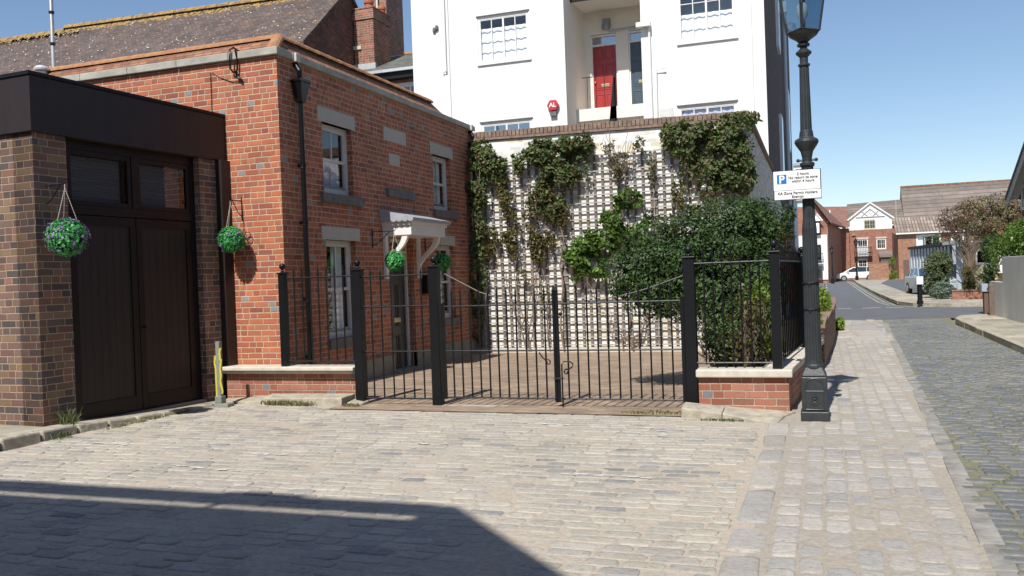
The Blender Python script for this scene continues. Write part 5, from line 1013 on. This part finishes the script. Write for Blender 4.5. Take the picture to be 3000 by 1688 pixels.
w = MB(); w.add([(XG, 27.9, 0), (XG, 27.9, vz(27.9)-.1), (XG, 19, vz(19)-.1), (XG, 10, vz(28)), (XG, 10, 0)], [(0, 1, 2, 3, 4)]); w.quad((XG, 27.9, 0), (12, 27.9, 0), (12, 27.9, 3.3), (XG, 27.9, 3.3)); w.build('wall', M['farbrick'], hg)
w = MB(); w.hexa([(XG-.32, 28.4, vz(28.4)+.03), (12, 28.4, vz(28.4)+.03), (12, 19, vz(19)+.03), (XG-.32, 19, vz(19)+.03)], [(XG-.32, 28.4, vz(28.4)+.13), (12, 28.4, vz(28.4)+.13), (12, 19, vz(19)+.13), (XG-.32, 19, vz(19)+.13)]); w.hexa([(XG-.32, 19, vz(19)+.03), (12, 19, vz(19)+.03), (12, 9.6, vz(28.4)), (XG-.32, 9.6, vz(28.4))], [(XG-.32, 19, vz(19)+.13), (12, 19, vz(19)+.13), (12, 9.6, vz(28.4)+.1), (XG-.32, 9.6, vz(28.4)+.1)]); w.build('roof', M['slate'], hg)
w = MB(); w.hexa([(XG-.3, 28.35, vz(28.35)-.2), (XG-.27, 28.35, vz(28.35)-.2), (XG-.27, 19, vz(19)-.2), (XG-.3, 19, vz(19)-.2)], [(XG-.3, 28.35, vz(28.35)+.027), (XG-.27, 28.35, vz(28.35)+.027), (XG-.27, 19, vz(19)+.027), (XG-.3, 19, vz(19)+.027)]); w.build('bargeboard', M['offwhite'], hg)
w = MB(); w.add([(XG-.27, 28.35, vz(28.35)), (XG, 28.35, vz(28.35)), (XG, 19, vz(19)), (XG-.27, 19, vz(19))], [(0, 1, 2, 3)]); w.build('soffit', M['offwhite'], hg)
window(hg, Pl('x', XG-.002, -1), 26.3, 27.75, 2.9, 3.6, d=.04, cols=1, rows=1, lights=1)
def tree(name, label, x, y, z, h, blobs, n, size, mat, seed, gap=.35, gs=1.6, rt=.09, nb=24, hi=1., lo=0.):
    o = thing(name, label, 'tree', (x, y, z)); rg = random.Random(seed); w = MB(); w.tube([(x, y, z-.05), (x+.05, y, z+h*.25), (x-.03, y, z+h*.5)], rt, 8, rt*.6)
    for k in range(nb):
        b = rg.choice(blobs); twig(w, (x+rg.uniform(-.05, .05), y, z+h*rg.uniform(.2, .5)), (x+b[0]+rg.uniform(-.8, .8)*b[3], y+b[1]+rg.uniform(-.6, .6)*b[4], z+b[2]+rg.uniform(-.5, .9)*b[5]), rt*.35, rg, 6, .1, .006)
    w.build('trunk', M['bark'], o); w = MB(); leaves(w, [(x+b[0], y+b[1], z+b[2])+tuple(b[3:]) for b in blobs], n, size, seed, gap=gap, gs=gs, shell=2.2, hi=hi, lo=lo); w.build('crown', M[mat], o); return o
tree('spring_tree', 'reddish brown spring tree with open twiggy crown behind the rendered wall', 7.3, 36.5, .1, 3.35, [(-1.65, 0, 3.1, 1.1, 1., .8), (-.7, 0, 3.25, 1.1, 1., .8), (-1.2, 0, 2.55, .9, .9, .5), (-.1, .0, 2.6, .9, .9, .8), (-.7, 0, 2.1, .7, .8, .5), (-2.2, 0, 3.4, .5, .5, .5, .6)], 17000, .075, 'springmix', 63, gap=.38, gs=2.6, rt=.05, nb=26)
tree('blossom_tree', 'pink tinged bare tree just left of the brown spring tree', 6.2, 44, .1, 4.2, [(-.5, 0, 3.2, .9, .8, .8), (.5, 0, 3.5, .8, .8, .6)], 4200, .08, 'redbrown', 64, gap=.35, nb=50, hi=.35)
# garden shrubs in front of the bungalow
shrub('round_bush', 'large rounded grey green bush hiding the side of the parked car', 4.55, 40.6, .1, [(0, 0, 1.15, .62, .6, .85), (-.15, 0, .6, .55, .5, .55), (.15, 0, 1.5, .45, .5, .5)], 9000, .08, 'fargreen', 65, gap=.15, cat='bush', lo=.1)
shrub('sage_shrub', 'pale sage green low shrub at the foot of the rounded bush', 4.5, 38.9, .1, [(0, 0, .35, .45, .4, .38)], 2600, .07, 'sage', 66, gap=.1)
shrub('garden_shrub', 'olive green shrub between the white door and the pale flowering shrub', 5.55, 39.6, .1, [(0, 0, .55, .26, .4, .65), (-.05, 0, 1.0, .2, .3, .35)], 2200, .07, 'mixed', 67)
shrub('garden_shrub', 'pale pink and white leaved shrub below the bungalow window', 6.1, 39.6, .1, [(0, 0, .6, .4, .4, .6), (.1, 0, 1.0, .3, .3, .35)], 2600, .075, 'pinkwhite', 68)
lw = thing('garden_low_wall', 'low red brown brick wall fronting the bungalow garden', 'wall', (5.8, 38.1, 0)); w = MB(); w.box(4.75, 9, 38.0, 38.25, .08, .42); w.build('brickwork', M['farbrick'], lw); w = MB(); w.box(4.73, 9, 37.97, 38.28, .421, .48); w.build('coping', M['rowlock'], lw)
bg_ = thing('bungalow', 'low yellow brick bungalow with flat white roof edge behind the garden shrubs', 'house', (7, 45, .1)); pb2 = Pl('y', 45); w = MB(); pb2.wall(w, 6.12, 11, .1, 2.42, [(6.62, 7.35, 1.4, 2.12)], dep=.06, thick=.2); w.build('wall', M['yellowbrick'], bg_); window(bg_, pb2, 6.62, 7.35, 1.4, 2.12, d=-.02, cols=1, rows=1, lights=1, fw=.06)
w = MB(); w.box(5.75, 11, 44.85, 49, 2.43, 2.58); w.build('roof_edge', M['paintwhite'], bg_); w = MB(); w.box(5.82, 6.1, 44.95, 45.0, .1, 2.3); w.build('door', M['bluegrey'], bg_)
w = MB(); w.box(7.5, 8.2, 44.7, 44.9, 1.0, 2.3); w.build('porch', M['paintwhite'], bg_)
st = thing('carport', 'carport side of blue grey vertical boards with dark shade between them behind the rounded bush', 'carport', (5.5, 55, .1)); a, b = Vector((4.97, 57.5, 0)), Vector((6.26, 50, 0))
for i in range(13):
    p, q = a.lerp(b, i/13), a.lerp(b, (i+1)/13); m_ = p.lerp(q, .5); w = MB(); w.hexa([(p.x, p.y, .1), (p.x+.08, p.y, .1), (m_.x+.08, m_.y, .1), (m_.x, m_.y, .1)], [(p.x, p.y, 2.42), (p.x+.08, p.y, 2.42), (m_.x+.08, m_.y, 2.42), (m_.x, m_.y, 2.42)]); w.build('board', M['paleboard'], st)
w = MB(); w.hexa([(a.x+.05, a.y, .1), (a.x+.12, a.y, .1), (b.x+.12, b.y, .1), (b.x+.05, b.y, .1)], [(a.x+.05, a.y, 2.4), (a.x+.12, a.y, 2.4), (b.x+.12, b.y, 2.4), (b.x+.05, b.y, 2.4)]); w.build('gap_shade_lining', M['darkboard'], st)  # near-black sheet paints in the shade seen between the boards
w = MB(); w.hexa([(a.x-.1, a.y+.1, 2.43), (a.x+1.3, a.y+.1, 2.43), (b.x+1.3, b.y-.1, 2.46), (b.x-.1, b.y-.1, 2.46)], [(a.x-.1, a.y+.1, 2.58), (a.x+1.3, a.y+.1, 2.58), (b.x+1.3, b.y-.1, 2.62), (b.x-.1, b.y-.1, 2.62)]); w.build('roof', M['darkboard'], st)
w = MB(); w.box(6.3, 6.8, 49.9, 49.96, .1, 2.42); w.build('end_post', M['bluegrey'], st)
fp_ = thing('panel_fence', 'two brown timber fence panels at the end of the tarmac drive', 'fence', (5.8, 72, .1))
for x0, x1 in ((5.6, 6.0), (6.15, 7.6)): w = MB(); w.box(x0, x1, 70, 70.06, .1, 1.9); w.build('panel', M['fencewood'], fp_)
w = MB(); w.box(6.02, 6.13, 69.98, 70.08, .1, 1.95); w.build('concrete_post', M['coping'], fp_)
# bollard
bo = thing('bollard', 'black bollard with a white plate at the pavement corner across the junction', 'bollard', (3.28, 34.6, .1)); w = MB(); w.lathe([(.11, .1), (.11, .2), (.085, .22), (.08, .82), (.10, .85), (.09, .92), (.04, .96)], 3.28, 34.6, 16); w.build('shaft', M['blackmatt'], bo); w = MB(); w.box(3.17, 3.39, 34.46, 34.49, .80, 1.08); w.build('plate', M['signwhite'], bo, bevel=.01)

# ================================================================ CARS
def car(label, x, y, z, rot, paint, glass, est=True):
    o = thing('parked_car', label, 'car', (x, y, z), rot, local=True)
    lo = [(-2.1, .28), (-2.12, .55), (-2.05, .78), (-1.3, .95), (1.95, .98), (2.1, .85), (2.15, .5), (2.08, .28)]
    up = [(-1.28, .94), (-.45, 1.40), (.2, 1.50), (1.2, 1.47), (1.72, 1.25), (1.97, .97)] if est else [(-1.2, .92), (-.5, 1.36), (.2, 1.42), (.9, 1.38), (1.7, .98)]
    w = MB(); w.prism(lo, 'y', -.86, .86); bd = w.build('body', M[paint], o, bevel=.07, seg=3)
    n = len(up); w = MB(); w.add([(px, -.80+(pz-.94)*.30, pz) for px, pz in up]+[(px, .80-(pz-.94)*.30, pz) for px, pz in up], [tuple(range(n)), tuple(range(2*n-1, n-1, -1))]+[(i, i+1, n+i+1, n+i) for i in range(n-1)]); w.build('cabin', M[glass], o, bevel=.03)
    w = MB(); r = up[1:-2] if est else up[1:-1]; 
    for i in range(len(r)-1): a, b = r[i], r[i+1]; w.hexa([(a[0], -.67, a[1]+.004), (b[0], -.67, b[1]+.004), (b[0], .67, b[1]+.004), (a[0], .67, a[1]+.004)], [(a[0], -.65, a[1]+.04), (b[0], -.65, b[1]+.04), (b[0], .65, b[1]+.04), (a[0], .65, a[1]+.04)])
    for (a, b) in ((up[0], up[1]), (up[-2], up[-1])):
        for s_ in (-1, 1): w.tube([(a[0], s_*(.81-(a[1]-.94)*.3), a[1]), (b[0], s_*(.81-(b[1]-.94)*.3), b[1])], .04, 6)
    for px in (.1, 1.0):
        for s_ in (-1, 1): w.tube([(px, s_*.82, .95), (px+.02, s_*.67, 1.44)], .03, 6)
    w.build('roof', M[paint], o)
    for px in (-1.32, 1.30):
        for s_ in (-1, 1):
            w = MB(); w.tube([(px, s_*.68, .31), (px, s_*.88, .31)], .31, 20); wh = w.build('wheel', M['tyre'], o, bevel=.02); w = MB(); w.tube([(px, s_*.86, .31), (px, s_*.895, .31)], .2, 12); w.build('rim', M['rim'], wh)
    for s_ in (-1, 1):
        w = MB(); w.box(-2.135, -1.95, s_*.55, s_*.80, .62, .74); w.build('headlight', M['glassrefl'] if 0 else M['rim'], o, bevel=.02); w = MB(); w.box(2.0, 2.13, s_*.62, s_*.83, .68, .92); w.build('tail_light', M['lampred'], o, bevel=.02)
    for s_ in (-1, 1): w = MB(); w.box(-.95, -.8, s_*.86, s_*1.0, .93, 1.04); w.build('door_mirror', M[paint], o, bevel=.02)
    return o
car('white estate car parked side on at the far end of the street', 3.55, 103.5, .0, R(0), 'carwhite', 'carglass')
car('small white car parked to the left of the white estate, half behind the lamp post', -1.0, 103.2, .0, R(180), 'carwhite', 'carglass', False)
car('pale blue silver car parked nose out on the drive beside the rounded bush', 4.85, 46.4, .1, R(97), 'carsilver', 'carskyglass', False).scale = (.88, .88, .88)

# ================================================================ FAR HOUSES
tg = thing('timbered_gable_house', 'far brick house with white half timbered gable and small balcony', 'house', (5.5, 110, 0)); pt_ = Pl('y', 110)
WW = [(4.72, 6.02, 5.62, 7.0), (3.95, 5.12, 2.72, 4.72), (6.02, 7.05, 3.45, 4.68), (3.97, 5.0, 1.35, 2.4)]
w = MB(); pt_.wall(w, 2.6, 8.1, 0, 5.78, [(a, b, c, min(d, 5.779)) for a, b, c, d in WW if c < 5.5], dep=.08, thick=.3); w.quad((2.6, 110, 0), (2.6, 120, 0), (2.6, 120, 6.6), (2.6, 110, 6.6)); w.build('wall', M['farbrick'], tg)
w = MB(); pt_.wall(w, 3.22, 7.75, 5.785, 7.0, [WW[0][:2]+(5.8, 6.95)], dep=.08); w.add([(3.22, 109.99, 7.0), (7.75, 109.99, 7.0), (5.45, 109.99, 8.72)], [(0, 1, 2)]); gbl = w.build('white_gable', M['white'], tg)
w = MB()
for p, q in (((3.0, 6.95), (5.47, 8.85)), ((7.95, 6.95), (5.47, 8.85))): w.tube([(p[0], 109.9, p[1]), (q[0], 109.9, q[1])], .11, 6)
w.build('bargeboard', M['paintwhite'], tg)
w = MB()
for p, q in (((3.9, 7.25), (7.0, 7.25)), ((4.6, 7.9), (5.3, 7.25)), ((6.3, 7.9), (5.6, 7.25)), ((5.45, 7.25), (5.45, 8.6)), ((4.45, 7.3), (5.45, 8.2)), ((6.4, 7.3), (5.45, 8.2))): w.tube([(p[0], 109.93, p[1]), (q[0], 109.93, q[1])], .045, 5)
w.build('half_timbering', M['timbergrey'], tg)
for i, (a, b, c, d) in enumerate(WW): window(tg, pt_, a, b, max(c, 5.8) if i == 0 else c, d if i else 6.95, d=.0, cols=2, rows=2 if i != 1 else 3, lights=2, fw=.09, fmat='paintwhite' if i else 'paleconcrete', cur='net' if i in (1,) else None, curz=(2.8, 3.9) if i == 1 else None)
for a, b, z in ((3.9, 5.2, 4.72), (5.95, 7.12, 4.7), (3.9, 5.1, 2.42)): w = MB(); w.box(a, b, 109.93, 110, z, z+.18); w.build('stone_lintel', M['palestone'], tg)
def balcony(par, x0, x1, y, z0, z1, n=12):
    w = MB(); w.box(x0, x1, y-.5, y, z0-.1, z0); w.tube([(x0, y-.5, z1), (x1, y-.5, z1)], .035, 5); w.tube([(x0, y-.5, z0+.15), (x1, y-.5, z0+.15)], .025, 5)
    for i in range(n): x = x0+(x1-x0)*i/(n-1); w.tube([(x, y-.5, z0), (x, y-.5, z1)], .018, 5)
    for x in (x0, x1): w.tube([(x, y-.5, z1), (x, y, z1)], .03, 5)
    w.build('balcony', M['blackmatt'], par)
balcony(tg, 3.6, 5.5, 110, 2.72, 3.75)
w = MB(); w.box(3.4, 3.8, 109.85, 110, 5.15, 5.4); w.build('burglar_alarm', M['brass'], tg)
w = MB(); w.box(6.35, 8.0, 108.2, 110, .0, 2.7); w.add([(6.2, 108.0, 2.5), (8.0, 108.0, 2.5), (8.0, 109.99, 3.3), (6.2, 109.99, 3.3)], [(0, 1, 2, 3)]); w.build('porch', M['graytile'], tg)
w = MB(); w.add([(3.22, 110.2, 7.0), (5.47, 110.0, 8.8), (5.47, 115, 8.8), (3.22, 112, 7.0)], [(0, 1, 2, 3)]); w.add([(7.75, 110.2, 7.0), (5.47, 110.0, 8.8), (5.47, 115, 8.8), (7.75, 112, 7.0)], [(0, 1, 2, 3)]); w.build('gable_roof', M['graytile'], tg)
lr = thing('long_terrace', 'far terrace with very long grey brown tiled roof above the gardens', 'house', (14, 112, 0))
w = MB()
for x0, x1, zr1, zr2 in ((3.1, 9.1, 9.15, 9.35), (9.1, 30, 10.75, 10.9)): w.add([(x0, 110.4, 6.3), (x1, 110.4, 6.3), (x1, 114.5, zr2), (x0, 114.5, zr1)], [(0, 1, 2, 3)]); w.add([(x0, 110.4, 6.3), (x0, 114.5, zr1), (x0, 118, 6.3)], [(0, 1, 2)])
w.build('roof', M['graytile'], lr)
w = MB(); w.box(8.1, 30, 110.7, 118, 0, 6.28); w.build('wall', M['farbrick'], lr); w = MB(); w.box(9.1, 30, 114.4, 114.6, 10.72, 10.92); w.build('ridge_tiles', M['orangetile'], lr)
window(lr, Pl('y', 110.698), 8.35, 9.0, 5.0, 6.1, d=.06, cols=1, rows=2, lights=1, fw=.1); window(lr, Pl('y', 110.698), 8.3, 9.3, 2.7, 4.6, d=.06, cols=1, rows=2, lights=1, fw=.1); balcony(lr, 7.95, 9.5, 110.6, 2.7, 3.7, 8)
w = MB(); w.tube([(8.25, 110.5, 6.3), (8.25, 110.5, 9.0)], .03, 5); w.build('aerial', M['alum'], lr)
lt = thing('red_roofed_terrace', 'far red brown tiled roof between the brick gable and the timbered house', 'house', (1.5, 112, 0))
w = MB(); w.add([(-4, 108.5, 6.35), (3.1, 108.5, 6.1), (3.1, 114, 8.85), (-4, 114, 9.2)], [(0, 1, 2, 3)]); w.build('roof', M['farbrick'] if 0 else M['graytile'], lt)
t = NT('red_brown_tiles'); t.pbr(t.ramp(t.noise(3, 4, .6, stretch=(1, .2, 1)), [(.3, (.17, .085, .065)), (.7, (.25, .13, .10))]), .9); lt.children[0].data.materials[0] = t.m; M['redtile'] = t.m
w = MB(); w.box(2.2, 3.1, 109, 114, 0, 6.0); w.build('wall', M['farbrick'], lt); w = MB(); w.box(1.0, 1.15, 110, 110.15, 7.2, 8.3); w.build('vent_pipe', M['paintwhite'], lt)
bgb = thing('brick_gable_house', 'far red brick gabled house with white ground storeys and black balcony', 'house', (-1, 95, 0)); pq = Pl('y', 95)
w = MB(); w.add([(-2.45, 95, 0), (.60, 95, 0), (.66, 95, 6.3), (-.9, 95, 8.75), (-2.45, 95, 6.9)], [(0, 1, 2, 3, 4)]); w.build('wall', M['farbrick'], bgb)
w = MB(); w.quad((.61, 95, 0), (2.2, 109, 0), (2.2, 109, 6.0), (.67, 95, 6.2)); w.build('flank_wall', M['farbrick'], bgb)
w = MB(); w.box(-2.15, .58, 94.9, 94.99, .35, 4.9); w.build('white_storeys', M['white'], bgb)
w = MB(); w.hexa([(-.95, 94.7, 8.75), (-.85, 94.7, 8.95), (-.85, 109, 8.95), (-.95, 109, 8.75)], [(.95, 94.7, 5.95), (1.05, 94.7, 6.1), (2.8, 109, 6.1), (2.7, 109, 5.95)]); w.build('roof', M['redtile'], bgb)
w = MB(); w.tube([(-.9, 94.65, 8.75), (.95, 94.65, 5.98)], .08, 5); w.build('bargeboard', M['blackmatt'], bgb)
for (a, b, c, d, m_) in ((-.75, .0, 4.9, 6.3, 'blackmatt'), (-.8, -.02, 2.4, 3.9, 'blackmatt'), (-.8, .05, .4, 1.7, 'oldbrick')): w = MB(); w.box(a, b, 94.6, 94.9, c, d); ow = w.build('oriel_window', M[m_], bgb); w = MB(); w.box(a+.15, b-.12, 94.57, 94.6, c+.2, d-.2); w.build('pane', M['net'] if c > 4 else M['carglass'], ow)
w = MB(); w.add([(-.9, 94.5, 6.3), (.15, 94.5, 6.3), (-.35, 94.5, 6.95)], [(0, 1, 2)]); w.tube([(-.35, 94.45, 7.05), (.2, 94.45, 6.3)], .07, 5); w.build('oriel_gable', M['white'], bgb); balcony(bgb, -.9, .12, 94.7, 2.2, 3.0, 7)
ob = thing('orange_brick_house', 'orange brick house with ribbed brown roof beyond the drive', 'house', (10, 100, 0)); po = Pl('y', 100)
w = MB(); po.wall(w, 7.55, 16, 0, 4.75, [(9.3, 11.6, 3.3, 4.6), (12.55, 13.75, 3.75, 4.55)], dep=.08, thick=.3); w.quad((7.55, 100, 0), (7.55, 108, 0), (7.55, 108, 5.2), (7.55, 100, 4.75)); w.build('wall', M['orangebrick'], ob)
w = MB(); w.add([(7.4, 99.7, 4.85), (16, 99.7, 4.85), (16, 103.5, 6.5), (7.25, 103.5, 6.65)], [(0, 1, 2, 3)]); w.build('roof', M['ribtile'], ob); w = MB(); w.box(7.35, 16, 99.6, 99.7, 4.72, 4.86); w.build('gutter', M['paintwhite'], ob)
window(ob, po, 9.3, 11.6, 3.3, 4.6, d=0., cols=1, rows=1, lights=3, fw=.12, cur='net', curu=(9.4, 9.95)); window(ob, po, 12.55, 13.75, 3.75, 4.55, d=0., cols=1, rows=1, lights=1, fw=.12)
shrub('conifer', 'dark upright conifer in front of the orange brick house', 10.9, 97, .1, [(0, 0, 3.2, .7, .6, 1.4), (.9, 0, 3.0, .5, .5, 1.3), (0, 0, 1.5, .8, .6, 1.2)], 2600, .16, 'bush', 71, gap=.1, cat='tree')
gw = thing('garden_brick_wall', 'curved brown brick garden wall beside the white estate car', 'wall', (5.8, 99, 0)); w = MB(); w.box(4.62, 7.1, 98.6, 98.9, 0, 1.85); w.build('brickwork', M['orangebrick'], gw); w = MB(); w.box(4.6, 7.12, 98.57, 98.93, 1.851, 1.93); w.build('coping', M['rowlock'], gw)
shrub('garden_plant', 'green plant growing over the end of the garden brick wall', 6.9, 98.2, .1, [(0, 0, .5, .5, .3, .5), (-.1, 0, 1.9, .35, .3, .6)], 900, .12, 'lime', 72)
# far street lamps
def farlamp(label, x, y, h):
    o = thing('heritage_lamp', label, 'street lamp', (x, y, 0), local=True, group='small street lamps in the distance'); k = h/4.6
    w = MB(); w.lathe([(.17, 0), (.17, .5), (.09, .6), (.07, 2.0*k), (.10, 2.05*k), (.05, 2.15*k), (.045, 3.7*k), (.12, 3.8*k)], 0, 0, 10); w.build('column', M['blackmatt'], o)
    w = MB(); 
    for q in range(4): a_ = q*math.pi/2+.4; w.tube([(.12*math.cos(a_), .12*math.sin(a_), 3.8*k), (.22*math.cos(a_), .22*math.sin(a_), 4.3*k)], .025, 5)
    w.lathe([(.27, 4.3*k), (.12, 4.5*k), (.03, 4.68*k)], 0, 0, 8); w.build('lantern', M['blackmatt'], o); w = MB(); w.lathe([(.11, 3.82*k), (.2, 4.29*k)], 0, 0, 4); w.build('lantern_glass', M['lampglass'], o); return o
farlamp('black lamp post standing in front of the white estate car', 3.5, 101.0, 4.5)
farlamp('black lamp post before the white storeys of the brick gable house', .95, 90, 3.55)

# ================================================================ HOUSE BEHIND THE VIEWPOINT (its eaves shade the yard)
hb = thing('town_house', 'tall brick house behind the viewpoint whose eaves shade the lower yard', 'house', (-4, -3, 0))
YF, CXs, HT = -1.2, -2.86, 8.2
w = MB(); sl_ = math.tan(SUN_EL)
prof = [(-20, 0), (-20, HT-.47), (CXs-.15, HT-.47), (CXs-.15, HT-.02), (CXs, HT-.02), (.35, HT-3.21*sl_), (.35, 0)]
w.prism(prof, 'y', YF-6, YF-.02); w.build('wall', M['redbrick'], hb)
w = MB(); w.box(-20, CXs-.149, YF-.10, YF-.02, HT-.30, HT); w.build('gutter', M['blackmatt'], hb)
for x in (-4.55, -7.5, -10.5): w = MB(); w.box(x-.03, x+.03, YF-.09, YF-.03, HT-.469, HT-.301); w.build('gutter_bracket', M['blackmatt'], hb)
w = MB(); w.box(-4.75, -4.05, YF-.12, YF-.03, HT+.001, HT+.10); w.build('gutter_hopper', M['blackmatt'], hb, bevel=.04)
for x in (-5, -8, -11):
    for z in (1.0, 4.2): window(hb, Pl('y', YF-.02, -1), x-.5, x+.5, z, z+1.6, d=.06, kind='sash')

ot = thing('added_blocking_terrace', 'unseen brick terrace added on the right hand side of the street to block skylight', 'house', (8, 0, 0))  # added out of view to keep skylight off the shaded fronts
w = MB(); pz = Pl('x', 4.8, -1); ho = [(y, y+1.1, z, z+1.5) for y in (-9, -6, -3, 0, 3, 6) for z in (1.0, 4.2)]; pz.wall(w, -12, 9, .1, 7.2, ho, dep=.1); w.quad((4.8, 9, .1), (12, 9, .1), (12, 9, 7.2), (4.8, 9, 7.2)); w.build('wall', M['oldbrick'], ot)
w = MB(); w.hexa([(4.6, -12.2, 7.2), (12.2, -12.2, 7.2), (12.2, 9.2, 7.2), (4.6, 9.2, 7.2)], [(8.3, -12.2, 9.4), (8.5, -12.2, 9.4), (8.5, 9.2, 9.4), (8.3, 9.2, 9.4)]); w.build('roof', M['slate'], ot)
for h in ho: window(ot, pz, *h, d=-.06, kind='sash')
